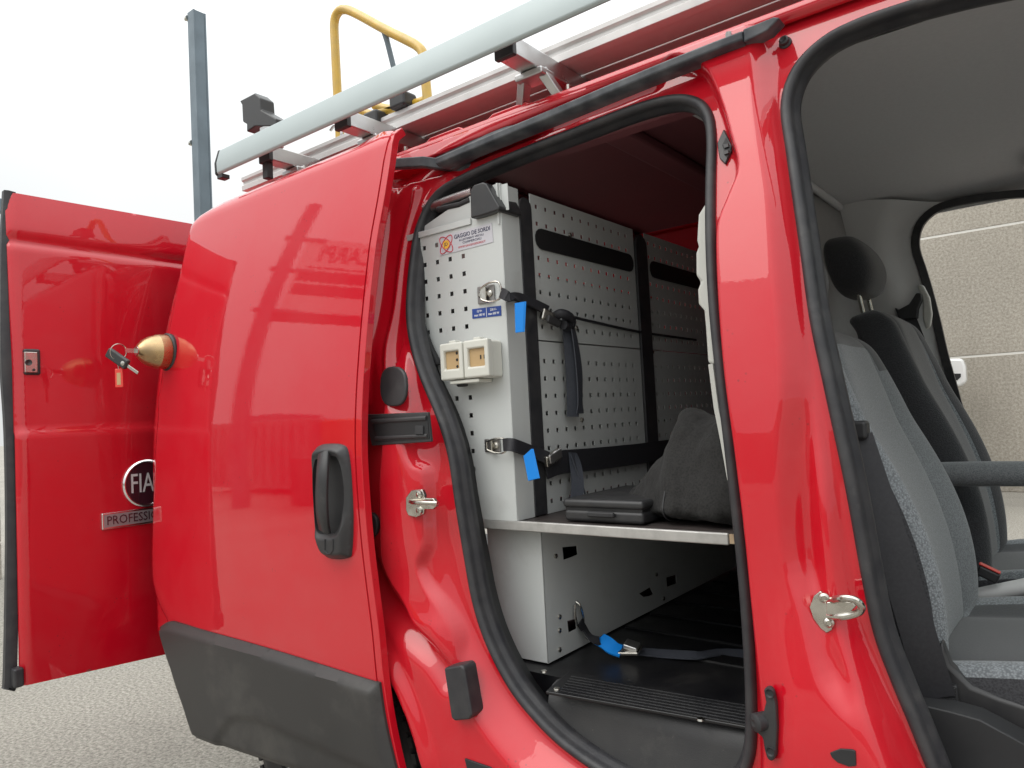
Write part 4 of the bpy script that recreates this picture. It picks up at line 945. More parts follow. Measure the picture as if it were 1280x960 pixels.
bm = bmesh.new(); prism(bm, [(0.90, 0.02, 1.03), (1.30, 0.02, 0.935), (1.50, 0.06, 0.76), (1.47, 0.06, 0.42), (1.40, 0.06, 0.42), (1.40, 0.06, 0.80), (1.25, 0.05, 0.90), (0.90, 0.02, 1.00)], (0, YF - 0.06, 0)); obj('bonnet', bm, RED, van, 35, 0.02, 3)
# wheels
for (x, y) in ((WC[0], 0.10), (1.01, 0.10), (WC[0], YF - 0.10), (1.01, YF - 0.10)):
    s = -1 if y < 0.7 else 1
    bm = bmesh.new(); o_ = (x, y - s * 0.09, 0.30); lathe(bm, o_, (0, s, 0), [(0.0, 0.19), (0.0, 0.25), (0.012, 0.288), (0.03, 0.300), (0.088, 0.303), (0.15, 0.300), (0.168, 0.288), (0.18, 0.25), (0.178, 0.19), (0.05, 0.185)], 48)
    wh = obj('wheel', bm, TYRE, van, 40)
    bm = bmesh.new()
    for k in range(56):
        a = 2 * math.pi * k / 56; R_ = Matrix.Translation((x, y, 0.30)) @ Matrix.Rotation(a, 4, 'Y')
        for yy in (-0.062, -0.022, 0.022, 0.062): box(bm, (-0.011, yy - 0.016, 0.296), (0.011, yy + 0.016, 0.309), R_)
    t_ = obj('tread', bm, TYRE, wh); t_['kind'] = 'stuff'
    bm = bmesh.new(); lathe(bm, (x, y + s * 0.03, 0.30), (0, s, 0), [(0.0, 0.19), (0.05, 0.188), (0.052, 0.175), (0.03, 0.165), (0.035, 0.06), (0.045, 0.03), (0.045, 0)], 32); obj('rim', bm, ALU, wh, 30)
# wheel houses and underbody
for x in (WC[0], 1.01):
    bm = bmesh.new(); A_ = arc(x, 0.30, 0.455, -5, 185, 24); 
    for (xa, za), (xb, zb) in zip(A_[:-1], A_[1:]):
        v_ = [bm.verts.new(p) for p in ((xa, 0.0, za), (xb, 0.0, zb), (xb, 0.33, zb), (xa, 0.33, za))]; bm.faces.new(v_)
    v_ = [bm.verts.new((p[0], 0.33, p[1])) for p in A_]; bm.faces.new(v_)
    bmesh.ops.remove_doubles(bm, verts=bm.verts, dist=1e-5); obj('wheel_house', bm, HOLLOW, van)
bm = bmesh.new(); box(bm, (-2.14, 0.34, 0.34), (0.5, YF - 0.34, 0.40)); obj('underbody', bm, HOLLOW, van)
bm = bmesh.new(); box(bm, (-1.02, 0.05, 0.22), (0.5, 0.10, 0.34)); obj('sill_box', bm, DARK, van, 35, 0.02)
# rear bumper and sill behind the rear wheel
bm = bmesh.new(); box(bm, (-2.23, 0.02, 0.36), (-2.10, YF - 0.02, 0.48)); obj('rear_bumper', bm, CLAD, van, 35, 0.025, 3)

# ================================================================== SHELVING RACK
XP, YA, ZS = -0.932, 0.08, 0.885                 # pegboard plane, end panel plane, shelf top
rack = thing('storage_rack', 'grey perforated steel van rack standing on the load floor with sockets and stickers', 'storage rack', (XP, YA, ZF))
def R(name, bm, m, par=None, ang=35, bevel=0.0, seg=2): return obj(name, bm, m, par or rack, ang, bevel, seg)
# end panel
h0x = onY(579, 321, YA)[0]; hz0 = onY(596, 632, YA)[2]
x0 = -1.215; us = [h0x - x0 - 0.0385 * k for k in (4, 3, 2, 1, 0)]; vs = [hz0 - ZS + 0.0383 * k for k in range(16)]
ztop = 1.527
def skipA(u, v):
    z = ZS + v; x = x0 + u; k = round((h0x - x) / 0.0385)
    if k >= 1 and z < 1.0: return True
    if k >= 2 and z < 1.14: return True
    if 1.165 < z < 1.285 and k <= 2: return True
    if z > 1.46 and k <= 1: return True
    return False
perforated('end_panel', (x0, YA, ZS + 0.001), (1, 0, 0), (0, 0, 1), XP - x0, ztop - ZS, us, vs, 0.0098, 0.0016, (0, 1, 0), GREY, rack, skipA)
# folded ledge and upper recessed sheet
bm = bmesh.new(); prism(bm, [(x0, YA - 0.002, ztop), (-0.995, YA - 0.002, ztop + 0.0), (-0.995, YA + 0.016, ztop + 0.012), (x0, YA + 0.016, ztop + 0.012)], (0, 0, 0.0))
bm.free()
bm = bmesh.new(); box(bm, (x0, YA - 0.004, ztop - 0.012), (-1.012, YA - 0.001, ztop + 0.0015)); R('folded_lip', bm, GREY, bevel=0.001)
bm = bmesh.new(); prism(bm, [tuple(onY(u, v, YA + 0.012)) for u, v in ((528,300),(590,281),(588,245),(560,262),(530,283))], (0, 0.0016, 0)); R('upper_sheet', bm, GREY)
bm = bmesh.new(); prism(bm, [tuple(onY(u, v, YA + 0.004)) for u, v in ((590,270),(636,262),(634,229),(618,233),(590,250))], (0, 0.0016, 0)); R('corner_gusset', bm, GREY)
# corner post: return face, folded front flange
def PX(u, v, o=0.0): return onX(u, v, XP + o)
zpt = 1.586
bm = bmesh.new(); box(bm, (XP, YA, ZS + 0.001), (XP + 0.0016, 0.142, zpt)); R('corner_post', bm, GREY, bevel=0.0006)
bm = bmesh.new(); box(bm, (XP - 0.030, YA + 0.0005, ztop), (XP - 0.0005, YA + 0.002, zpt)); R('post_flange', bm, GREY)
bm = bmesh.new(); box(bm, (XP - 0.006, YA - 0.004, 1.50), (XP - 0.002, YA - 0.0005, zpt)); R('post_hem', bm, GREY)
# slotted black rubber strips
def rounded_slot(y0, y1, z0, z1, x, th, vertical=True, n=8):
    r = min(y1 - y0, z1 - z0) / 2; pts = []
    if vertical:
        yc = (y0 + y1) / 2
        pts = [(yc + r * math.cos(t), z1 - r + r * math.sin(t)) for t in np.linspace(0, math.pi, n)] + [(y0, z0), (y1, z0)]
    else:
        zc = (z0 + z1) / 2
        pts = [(y1 - r + r * math.cos(t), zc + r * math.sin(t)) for t in np.linspace(-math.pi/2, math.pi/2, n)] + [(y0 + r + r * math.cos(t), zc + r * math.sin(t)) for t in np.linspace(math.pi/2, 1.5*math.pi, n)]
    bm = bmesh.new(); prism(bm, [(x, y, z) for y, z in pts], (th, 0, 0)); return bm
yb0 = PX(650, 420)[1]; yb1 = PX(664, 420)[1]
R('rubber_strip', rounded_slot(0.142, 0.186, ZS + 0.002, 1.572, XP - 0.002, 0.006), RUBBER, bevel=0.0015)
R('rubber_strip', rounded_slot(0.652, 0.716, ZS + 0.002, 1.575, XP - 0.002, 0.010), RUBBER, bevel=0.003)
# perforated boards: upper and lower, first and second bay
def boards(y0, y1, z0, z1, first, nm):
    n = int((y1 - y0 - 0.02) / 0.0365)
    us_ = [first - y0 + 0.0365 * k for k in range(n) if first + 0.0365 * k < y1 - 0.012]
    rows_ = [1.4465 - 0.0382 * k for k in range(-4, 16)]
    vs_ = sorted([z - z0 for z in rows_ if z0 + 0.012 < z < z1 - 0.012])
    def sk(u, v):
        z = z0 + v
        return 1.463 < z < 1.516 and z0 > 1.2
    return perforated(nm, (XP, y0, z0), (0, 1, 0), (0, 0, 1), y1 - y0, z1 - z0, us_, vs_, 0.0095, 0.0016, (-1, 0, 0), GREY, rack, sk)
ZJ = 1.262
for (y0, y1) in ((0.186, 0.652), (0.716, 1.36)):
    boards(y0, y1, ZJ + 0.0015, zpt, y0 + 0.0225, 'pegboard'); boards(y0, y1, ZS + 0.001, ZJ - 0.0015, y0 + 0.0225, 'pegboard')
# hand slots lined with black
R('hand_slot', rounded_slot(0.196, 0.640, 1.466, 1.513, XP + 0.0017, 0.0022, False), HOLLOW)
R('hand_slot', rounded_slot(0.735, 1.30, 1.466, 1.513, XP + 0.0017, 0.0022, False), HOLLOW)
for (u, v) in ((712, 294), (720, 410), (727, 525), (815, 440), (817, 522)):
    q = PX(u, v, 0.0017); bm = bmesh.new(); lathe(bm, q, (1, 0, 0), [(0, 0.006), (0.003, 0.0055), (0.0045, 0.003), (0.0045, 0)], 12); R('screw', bm, CHROME)
# back of the rack: uprights and a rear sheet
bm = bmesh.new(); box(bm, (x0, YA + 0.002, ZS), (x0 + 0.002, 1.36, 1.5)); R('back_upright', bm, GREY)
for z in (1.05, 1.22, 1.40):
    bm = bmesh.new(); box(bm, (x0 + 0.004, 0.30, z), (XP - 0.10, 1.34, z + 0.012)); R('inner_tray', bm, GREY)
# roller rod and black end cap on top
bm = bmesh.new(); tube(bm, [tuple(onY(532, 262, YA + 0.03)), tuple(onY(560, 252, YA + 0.03)), tuple(onY(592, 240, YA + 0.03))], 0.0125, 16); R('rod', bm, ALU)
bm = bmesh.new(); tube(bm, [tuple(onY(548, 262, YA + 0.015)), tuple(onY(575, 256, YA + 0.015)), tuple(onY(588, 250, YA + 0.015))], 0.007, 10); R('lock_lever', bm, DARK)
ec = [(588,273),(587,238),(592,231),(603,227.5),(608,229),(624,258),(623,262.5),(600,270)]
bm = bmesh.new(); prism(bm, [tuple(onY(u, v, YA - 0.018)) for u, v in ec], (0.004, 0.075, 0)); R('end_cap', bm, BLACKP, None, 40, 0.005, 3)
# twin socket box
def EP(u, v, o=0.0): return onY(u, v, YA + o)
dpx = -0.052
bl, br_, tl_, tr_ = EP(551, 476, dpx), EP(610, 472, dpx), EP(549, 433, dpx), EP(607, 422, dpx)
sx0, sx1, sz0, sz1 = bl[0], br_[0], (bl[2] + br_[2]) / 2, (tl_[2] + tr_[2]) / 2
bm = bmesh.new(); box(bm, (sx0 + 0.004, YA - 0.036, sz0), (sx1 + 0.0, YA - 0.0005, sz1)); sb = R('socket_box', bm, WHITEP, None, 35, 0.006, 3)
xm = (sx0 + sx1) / 2
for (xa, xb, kind) in ((sx0, xm - 0.0015, 0), (xm + 0.0015, sx1 + 0.003, 1)):
    w0, h0 = 0.017, 0.022; bm = bmesh.new()
    o0, o1_ = (xa, sz0 + 0.001), (xb, sz1 + 0.002); i0, i1 = (xa + 0.011, sz0 + 0.024), (xb - 0.011, sz1 - 0.016)
    ring = [((o0[0], o0[1]), (i0[0], i0[1])), ((o1_[0], o0[1]), (i1[0], i0[1])), ((o1_[0], o1_[1]), (i1[0], i1[1])), ((o0[0], o1_[1]), (i0[0], i1[1]))]
    yf_, yb_ = YA + dpx, YA - 0.036
    F_ = [[bm.verts.new((a[0], yf_, a[1])) for a, b in ring], [bm.verts.new((b[0], yf_, b[1])) for a, b in ring], [bm.verts.new((a[0], yb_, a[1])) for a, b in ring], [bm.verts.new((b[0], yb_, b[1])) for a, b in ring]]
    for k in range(4):
        k2 = (k + 1) % 4
        for p, q in ((0, 1), (1, 3), (3, 2), (2, 0)): bm.faces.new((F_[p][k], F_[p][k2], F_[q][k2], F_[q][k]))
    lid = obj('socket_lid', bm, WHITEP, sb, 35, 0.004, 3)
    bm = bmesh.new(); box(bm, (i0[0] - 0.001, YA - 0.0445, i0[1] - 0.001), (i1[0] + 0.001, YA - 0.040, i1[1] + 0.001)); obj('lid_window', bm, TAN, sb, 35, 0.002)
    bm = bmesh.new(); cxs = i1[0] - 0.010; zc = (i0[1] + i1[1]) / 2
    if kind == 0:
        for dz in (-0.014, 0, 0.014): lathe(bm, (cxs, YA - 0.0440, zc + dz), (0, -1, 0), [(0, 0.0032), (0.001, 0.0032), (0.001, 0)], 10)
    else:
        for dx in (-0.004, 0.006): box(bm, (cxs - 0.002 + dx, YA - 0.0455, zc - 0.004), (cxs + 0.004 + dx - 0.003, YA - 0.0442, zc + 0.004))
    obj('socket_hole', bm, HOLLOW, sb)
    bm = bmesh.new(); box(bm, ((xa + xb) / 2 - 0.008, YA + dpx + 0.004, sz1 - 0.002), ((xa + xb) / 2 + 0.010, YA - 0.03, sz1 + 0.007)); obj('lid_hinge', bm, WHITEP, sb, 35, 0.002)
bm = bmesh.new(); lathe(bm, EP(578, 481, -0.02), (0, 0, -1), [(-0.01, 0.012), (0.002, 0.012), (0.004, 0.009), (0.004, 0)], 16); obj('cable_gland', bm, DARK, sb)
bm = bmesh.new(); box(bm, (sx0 + 0.02, YA - 0.046, sz0 - 0.008), (sx1 - 0.03, YA - 0.002, sz0 - 0.0005)); 
obj('box_foot', bm, WHITEP, sb, 35, 0.002)
# silver sticker with print
c1, c2, c3, c4_ = EP(548, 296, -0.0012), EP(614.5, 278.5, -0.0012), EP(616.5, 302.5, -0.0012), EP(549.5, 320, -0.0012)
bm = bmesh.new(); prism(bm, [tuple(c4_), tuple(c3), tuple(c2), tuple(c1)], (0, 0.0009, 0)); stk = R('sticker', bm, STICK)
ex = (c2 - c1) / np.linalg.norm(c2 - c1); wS = np.linalg.norm(c2 - c1); hS = np.linalg.norm(c1 - c4_)
ez = (c1 - c4_) / hS
def spt(a, b, o=-0.0003): return c4_ + ex * (a * wS) + ez * (b * hS) + np.array([0, o, 0])
def stext(n, s, a, b, h, m, sx=1.0, bold=0.0): return text_mesh(n, s, h, m, basis(spt(a, b), ex, ez), stk, 0.0002, 'CENTER', sx, bold)
stext('sticker_title', 'GAGGIO DE SORDI', 0.635, 0.76, 0.0125, INK, 0.95, 0.0002)
stext('sticker_line', 'ALLESTIMENTI VEICOLI', 0.62, 0.54, 0.0062, INK, 1.1); stext('sticker_line', 'COMMERCIALI', 0.63, 0.38, 0.0068, INK, 1.2)
stext('sticker_web_line', 'WWW.GAGGIODESORDI.IT', 0.62, 0.19, 0.0062, INKR, 1.0)
for k in range(3):
    bm = bmesh.new(); ce = spt(0.145, 0.5, -0.0004); ang_ = math.pi / 4 + k * math.pi / 2
    if k < 2:
        tube(bm, [tuple(ce + ex * (0.024 * math.cos(t) * math.cos(ang_) - 0.011 * math.sin(t) * math.sin(ang_)) + ez * (0.024 * math.cos(t) * math.sin(ang_) + 0.011 * math.sin(t) * math.cos(ang_))) for t in np.linspace(0, 2*math.pi, 28, endpoint=False)], 0.0011, 6, True)
        obj('logo_orbit', bm, INKR, stk)
    else:
        lathe(bm, ce, (0, -1, 0), [(0, 0.0095), (0.0006, 0.0095), (0.0006, 0)], 20); obj('logo_core', bm, INKO, stk)
text_mesh('logo_letters', 'JD', 0.011, INK, basis(spt(0.145, 0.5, -0.0012), ex, ez), stk, 0.0002)
# navy double sticker
c1, c2, c3, c4_ = EP(590, 386.5, -0.0012), EP(626, 382, -0.0012), EP(626.5, 394.5, -0.0012), EP(590.5, 398.5, -0.0012)
ex = (c2 - c1) / np.linalg.norm(c2 - c1); wS = np.linalg.norm(c2 - c1); hS = np.linalg.norm(c1 - c4_); ez = (c1 - c4_) / hS
bm = bmesh.new(); prism(bm, [tuple(c4_), tuple(c3), tuple(c2), tuple(c1)], (0, 0.0009, 0)); nst = R('navy_sticker', bm, NAVY)
for a, s1_, s2_ in ((0.26, '12 V=', 'max 180 W'), (0.75, '230 V~', 'max 600 W')):
    for b, s_ in ((0.70, s1_), (0.30, s2_)): text_mesh('rating_text', s_, 0.0072, INKW, basis(spt(a, b), ex, ez), nst, 0.0002, 'CENTER', 0.85, 0.0001)
bm = bmesh.new(); p = spt(0.505, 0.5); box(bm, tuple(p - np.array([0.0005, 0.0001, 0.010])), tuple(p + np.array([0.0005, 0.0001, 0.010]))); obj('sticker_divider', bm, INKW, nst)
# hook plates for the straps
def hookplate(u0, v0, u1, v1):
    a, b = EP(u0, v0, -0.002), EP(u1, v1, -0.002)
    bm = bmesh.new(); box(bm, (a[0], YA - 0.0045, b[2]), (b[0], YA - 0.001, a[2])); pl_ = R('hook_plate', bm, mat('dull_zinc', (0.30, 0.29, 0.28), 0.4, 1.0), None, 35, 0.0015)
    for t in (0.25, 0.75):
        bm = bmesh.new(); lathe(bm, (a[0] + (b[0] - a[0]) * t, YA - 0.004, (a[2] + b[2]) / 2), (0, -1, 0), [(0, 0.008), (0.003, 0.0075), (0.005, 0.004), (0.005, 0)], 14); obj('screw', bm, CHROME, pl_, 30)
    xm_ = a[0] + (b[0] - a[0]) * 0.5; zm = (a[2] + b[2]) / 2; hh = (a[2] - b[2]) / 2 + 0.001
    bm = bmesh.new(); xe = b[0] + 0.028
    tube(bm, catmull([(xm_ - 0.004, YA - 0.013, zm - hh * 0.6), (xm_ - 0.006, YA - 0.013, zm), (xm_ - 0.004, YA - 0.013, zm + hh * 0.6), (xm_ + 0.02, YA - 0.015, zm + hh), (xe - 0.006, YA - 0.016, zm + hh * 0.9), (xe, YA - 0.016, zm), (xe - 0.006, YA - 0.016, zm - hh * 0.9), (xm_ + 0.02, YA - 0.015, zm - hh)], 4, True), 0.0022, 8, True)
    obj('lashing_ring', bm, CHROME, pl_)
    bm = bmesh.new(); box(bm, (xm_ - 0.007, YA - 0.014, zm - hh * 0.8), (xm_ + 0.007, YA - 0.008, zm + hh * 0.8)); obj('ring_bridge', bm, CHROME, pl_, 35, 0.002)
hookplate(597, 359, 619, 377); hookplate(606, 549, 626, 565)
# shelf board with its metal edge, lower box
xs0, xs1 = -1.085, -0.470
bm = bmesh.new(); box(bm, (xs0, 0.088, ZS - 0.016), (xs1, 1.36, ZS)); R('shelf_board', bm, PLY)
bm = bmesh.new(); box(bm, (xs0 - 0.006, 0.080, ZS - 0.019), (xs1 - 0.016, 0.0875, ZS + 0.0015)); R('shelf_edge', bm, EDGE, None, 35, 0.003)
bm = bmesh.new(); box(bm, (xs1 - 0.015, 0.082, ZS - 0.016), (xs1, 0.0875, ZS - 0.0005)); R('shelf_bare_end', bm, WOODE)
XL = -0.908
bm = bmesh.new(); box(bm, (-1.055, 0.130, ZF + 0.004), (XL, 0.132, ZS - 0.017)); R('lower_front', bm, GREY, None, 35, 0.0005)
# lower side sheet with tapered cut-outs
cuts = [[(703,684),(724,682),(722,694),(704,700)], [(799,742),(814,733),(817,744),(800,747)], [(833,722),(846,718),(846,729),(833,734)], [(709,776),(722,773),(722,785),(709,792)], [(717,748),(723,748),(723,757),(717,758)]]
hl = [[(p[1], p[2]) for p in (onX(u, v, XL) for u, v in c)] for c in cuts]
sd_ = panel('lower_side', [(0.130, ZF + 0.004), (1.30, ZF + 0.004), (1.30, ZS - 0.017), (0.130, ZS - 0.017)], hl, lambda y, z: -XL + 0 * y, 0.03, GREY, rack, 0.0016, 1.0)
sd_.data.transform(Matrix(((0, -1, 0, 0), (1, 0, 0, 0), (0, 0, 1, 0), (0, 0, 0, 1))))
bm = bmesh.new(); box(bm, (-1.055, 0.136, ZF + 0.004), (-1.050, 1.30, ZS - 0.017)); R('lower_back', bm, DARK)
for (u, v) in ((694, 695), (699, 771), (699, 788), (699, 812), (820, 718), (829, 748)):
    q = onX(u, v, XL); bm = bmesh.new(); lathe(bm, q, (1, 0, 0), [(0, 0.0055), (0.003, 0.005), (0.004, 0.003), (0.004, 0)], 12); R('screw', bm, CHROME)

# ================================================================== STRAPS
def flat(name, pts, w_, m, par, nrm, th=0.0012, n=4, tw=None):
    bm = bmesh.new(); P = [tuple(p) for p in catmull([tuple(q) for q in pts], n)]
    nn = nrm if not isinstance(nrm, list) else [Vector(q) for q in catmull([tuple(q) for q in nrm], n)]
    sweep(bm, P, [(w_/2, -th), (w_/2, th), (-w_/2, th), (-w_/2, -th)], nn); return obj(name, bm, m, par, 50)
def tagpiece(name, uvs, y, par, m=BLUE):
    bm = bmesh.new(); prism(bm, [tuple(onY(u, v, y)) for u, v in uvs], (0.004, 0.003, 0)); return obj(name, bm, m, par, 35, 0.0006)
# upper strap
us_ = thing('lashing_strap', 'upper black lashing strap with blue tag hooked beside the navy sticker', 'strap', EP(628, 366), 'lashing straps on the van rack')
flat('webbing', [EP(627, 366, -0.016), EP(636, 371, -0.02), PX(648, 372, 0.012), PX(664, 378, 0.012), PX(684, 388, 0.016)], 0.021, WEB, us_, [(0, -1, 0), (0.3, -1, 0.2), (1, -0.6, 0.2), (1, 0, 0.2), (1, 0, -0.3)], 0.003)
tagpiece('blue_tag', [(643,379),(655,377),(653,415),(644,416)], YA + 0.03 - 0.045, us_)
bk = PX(686, 396, 0.02)
Mk = basis(bk, (0.1, 1, -0.28), (0.2, 0.3, 1)); 
bm = bmesh.new(); box(bm, (-0.024, -0.013, -0.006), (0.024, 0.013, 0.006), Mk); obj('buckle', bm, CHROME, us_, 35, 0.004)
bm = bmesh.new(); box(bm, (-0.012, -0.016, 0.004), (0.030, 0.002, 0.013), Mk); obj('buckle_lever', bm, BLACKP, us_, 35, 0.004)
flat('webbing', [PX(693, 400, 0.02), PX(704, 402, 0.025), PX(712, 396, 0.02), PX(735, 401, 0.008), PX(800, 415, 0.006), PX(870, 425, 0.006)], 0.006, WEB, us_, (1, 0, 0), 0.002)
flat('loose_tail', [PX(709, 397, 0.020), PX(711, 420, 0.024), PX(714, 455, 0.026), PX(716, 490, 0.024), PX(716, 521, 0.022)], 0.030, TAILW, us_, [(1, -0.3, 0), (1, -0.5, 0), (1, -0.5, 0), (1, -0.6, 0), (1, -0.5, 0)])
flat('loose_tail', [PX(712, 395, 0.030), PX(719, 425, 0.034), PX(724, 465, 0.036), PX(725, 500, 0.034), PX(725, 517, 0.032)], 0.034, TAILW, us_, [(1, 0.5, 0), (1, 0.3, 0), (1, 0.2, 0), (1, 0.3, 0), (1, 0.1, 0)])
bm = bmesh.new(); tube(bm, [tuple(p) for p in catmull([tuple(PX(u, v, o)) for u, v, o in ((694,396,.02),(700,392,.035),(708,394,.042),(714,400,.036),(712,408,.03),(704,406,.034))], 5)], 0.011, 8); obj('knot', bm, WEB, us_, 60)
# middle strap
ms_ = thing('lashing_strap', 'lower black lashing strap with blue tag running round the rack above the shelf', 'strap', EP(636, 556), 'lashing straps on the van rack')
flat('webbing', [EP(630, 556, -0.016), EP(640, 556, -0.02), PX(652, 560, 0.014), PX(668, 566, 0.012), PX(684, 572, 0.016)], 0.026, WEB, ms_, [(0, -1, 0), (0.3, -1, 0.3), (1, -0.6, 0.2), (1, 0, 0.2), (1, 0, -0.2)], 0.003)
tagpiece('blue_tag', [(654,570),(664,561),(672,598),(660,601)], YA - 0.015, ms_)
bk = PX(691, 572, 0.022); Mk = basis(bk, (0.1, 1, 0.35), (0.2, -0.35, 1))
bm = bmesh.new(); box(bm, (-0.026, -0.013, -0.006), (0.026, 0.013, 0.006), Mk); obj('buckle', bm, CHROME, ms_, 35, 0.004)
bm = bmesh.new(); box(bm, (-0.02, -0.006, 0.004), (0.022, 0.016, 0.010), Mk); obj('buckle_lever', bm, ALU, ms_, 35, 0.003)
flat('webbing', [PX(682, 584, 0.012), PX(700, 578, 0.014), PX(740, 574, 0.012), PX(800, 567, 0.012), PX(818, 564, 0.014), PX(850, 560, 0.010), PX(900, 556, 0.008)], 0.052, WEB, ms_, (1, 0, 0.05), 0.002)
flat('loose_tail', [PX(716, 566, 0.018), PX(720, 585, 0.028), PX(722, 606, 0.040), PX(720, 632, 0.060)], 0.030, TAILW, ms_, [(1, 0, 0.2), (1, -0.5, 0.2), (1, -0.6, 0.3), (1, -0.5, 0.3)])
flat('loose_tail', [PX(716, 566, 0.020), PX(722, 590, 0.030), PX(730, 612, 0.040), PX(734, 631, 0.055)], 0.022, TAILW, ms_, [(1, 0, 0.2), (1, 0.5, 0.2), (1, 0.6, 0.3), (1, 0.5, 0.3)])
# strap lying on the floor
fs = thing('lashing_strap', 'black strap hooked in the lower box and lying across the black load floor', 'strap', onX(720, 760, XL), 'lashing straps on the van rack')
hk = [onX(u, v, XL + o) for u, v, o in ((720,752,.004),(725,757,.012),(729,772,.012),(728,783,.012),(722,782,.012),(719,770,.012),(719,756,.010))]
bm = bmesh.new(); tube(bm, catmull([tuple(p) for p in hk], 4), 0.0026, 8); obj('snap_hook', bm, CHROME, fs)
fl = lambda u, v, z=0.01: onZ(u, v, ZF + z)
flat('webbing', [onX(725, 778, XL + 0.012), onX(732, 789, XL + 0.02), fl(745, 800, 0.035), fl(758, 804, 0.022)], 0.022, WEB, fs, [(1, 0, 0.2), (1, 0, 0.4), (0.5, -0.4, 1), (0.1, -0.3, 1)], 0.002)
flat('blue_tag', [fl(749, 799, 0.033), fl(757, 803, 0.03), fl(766, 810, 0.022), fl(776, 814, 0.016)], 0.032, BLUE, fs, (0.1, -0.5, 1), 0.002)
Mk = basis(fl(786, 813, 0.018), (1, 0.1, 0.12), (-0.1, 1, 0.25)); 
bm = bmesh.new(); box(bm, (-0.026, -0.016, -0.004), (0.026, 0.016, 0.004), Mk); obj('buckle', bm, CHROME, fs, 35, 0.003)
bm = bmesh.new(); box(bm, (-0.012, -0.006, 0.003), (0.018, 0.020, 0.014), Mk @ Matrix.Rotation(0.35, 4, 'Y')); obj('buckle_lever', bm, ALU, fs, 35, 0.003)
flat('webbing', [fl(796, 814, 0.012), fl(830, 817, 0.006), fl(870, 819, 0.012), fl(900, 816, 0.005), fl(945, 818, 0.004)], 0.030, TAILW, fs, (0.0, -0.25, 1), 0.0012)

# ================================================================== CASE AND BAG ON THE SHELF
cs = thing('tool_case', 'flat black plastic tool case lying on the shelf board left of the fabric bag', 'case', (-0.78, 0.2, ZS))
def case_half(z0, z1, inset, name):
    A_, B_, Cc, Dd = onZ(706, 661, ZS), onZ(792, 662, ZS), None, None
    x0_, x1_ = -0.835, -0.655; y0_, y1_ = 0.105, 0.36
    bm = bmesh.new(); box(bm, (x0_ + inset, y0_ + inset, z0), (x1_ - inset, y1_ - inset, z1)); return obj(name, bm, BLACKP, cs, 35, 0.008, 3)
case_half(ZS + 0.002, ZS + 0.026, 0.002, 'case_base'); case_half(ZS + 0.029, ZS + 0.047, 0.0, 'case_lid')
bm = bmesh.new(); box(bm, (-0.830, 0.110, ZS + 0.024), (-0.660, 0.355, ZS + 0.031)); obj('case_seam', bm, HOLLOW, cs)
bm = bmesh.new(); box(bm, (-0.775, 0.098, ZS + 0.014), (-0.715, 0.106, ZS + 0.024)); obj('case_handle', bm, DARK, cs, 35, 0.003)
bag = thing('fabric_bag', 'slouching charcoal cloth bag standing at the right end of the shelf board', 'bag', (-0.62, 0.25, ZS))
# silhouette in the photo: low nose at the left, tall at the right
def bagrow(t):
    """t 0 left nose .. 1 right end: (x, z bottom, z top, y front, y back)"""
    x = -0.750 + 0.270 * t
    top = np.interp(t, [0, .06, .2, .34, .42, .46, .52, .7, 1.0], [0.930, 0.945, 0.972, 1.010, 1.050, 1.082, 1.088, 1.082, 1.080])
    yf = np.interp(t, [0, .2, .5, .8, 1.0], [0.190, 0.145, 0.105, 0.085, 0.100]); yb = np.interp(t, [0, .2, .6, 1.0], [0.26, 0.30, 0.33, 0.34])
    return x, ZS + 0.002 + (0.028 if t < 0.05 else 0.0), top, yf, yb
rows = []
for t in np.linspace(0, 1, 22):
    x, zb_, ztp, yf, yb = bagrow(t); h = ztp - zb_; ym = (yf + yb) / 2; r_ = []
    for k in range(24):
        a = 2 * math.pi * k / 24
        cy, cz_ = math.cos(a), math.sin(a); ey = 0.75; py = math.copysign(abs(cy) ** ey, cy); pz = math.copysign(abs(cz_) ** 0.38, cz_)
        zz = zb_ + h * (pz * 0.5 + 0.5); tt = (zz - zb_) / h
        wy = (yb - yf) / 2 * (1.0 - 0.55 * tt ** 1.3)
        wob = 0.006 * math.sin(9 * t + 5 * tt) + 0.004 * math.sin(23 * t - 11 * tt + 1)
        r_.append((x + 0.03 * (1 - tt) * (t - 0.5), ym + 0.02 * tt - py * wy * -1 * -1 + wob, zz + (0.004 * math.sin(17 * t) if tt > 0.9 else 0)))
    rows.append(r_)
bm = loft(rows); bo = obj('bag_body', bm, BAGM, bag, 180); s_ = bo.modifiers.new('round', 'SUBSURF'); s_.levels = 1; s_.render_levels = 2
dt_ = bpy.data.textures.new('cloth_folds', 'CLOUDS'); dt_.noise_scale = 0.075; dt_.noise_depth = 3; d_m = bo.modifiers.new('folds', 'DISPLACE'); d_m.texture = dt_; d_m.strength = 0.034; d_m.mid_level = 0.5
def bag_seam(i):
    r = rows[i]; pts = [r[k] for k in range(14, 24)] + [r[0]]
    c0 = sum(p[1] for p in r) / len(r)
    pts = [(p[0], p[1] + 0.004, p[2]) for p in r if p[1] < c0 + 0.005]; pts.sort(key=lambda p: p[2])
    hose('bag_seam', pts, 0.0016, DARK, bag, 6)
bag_seam(10)

# ================================================================== ROOF RACK
rk = thing('roof_rack', 'aluminium roof rack with a pale side profile bolted along the van roof', 'roof rack', (-1.2, 0.15, ZT))
YP = -0.005
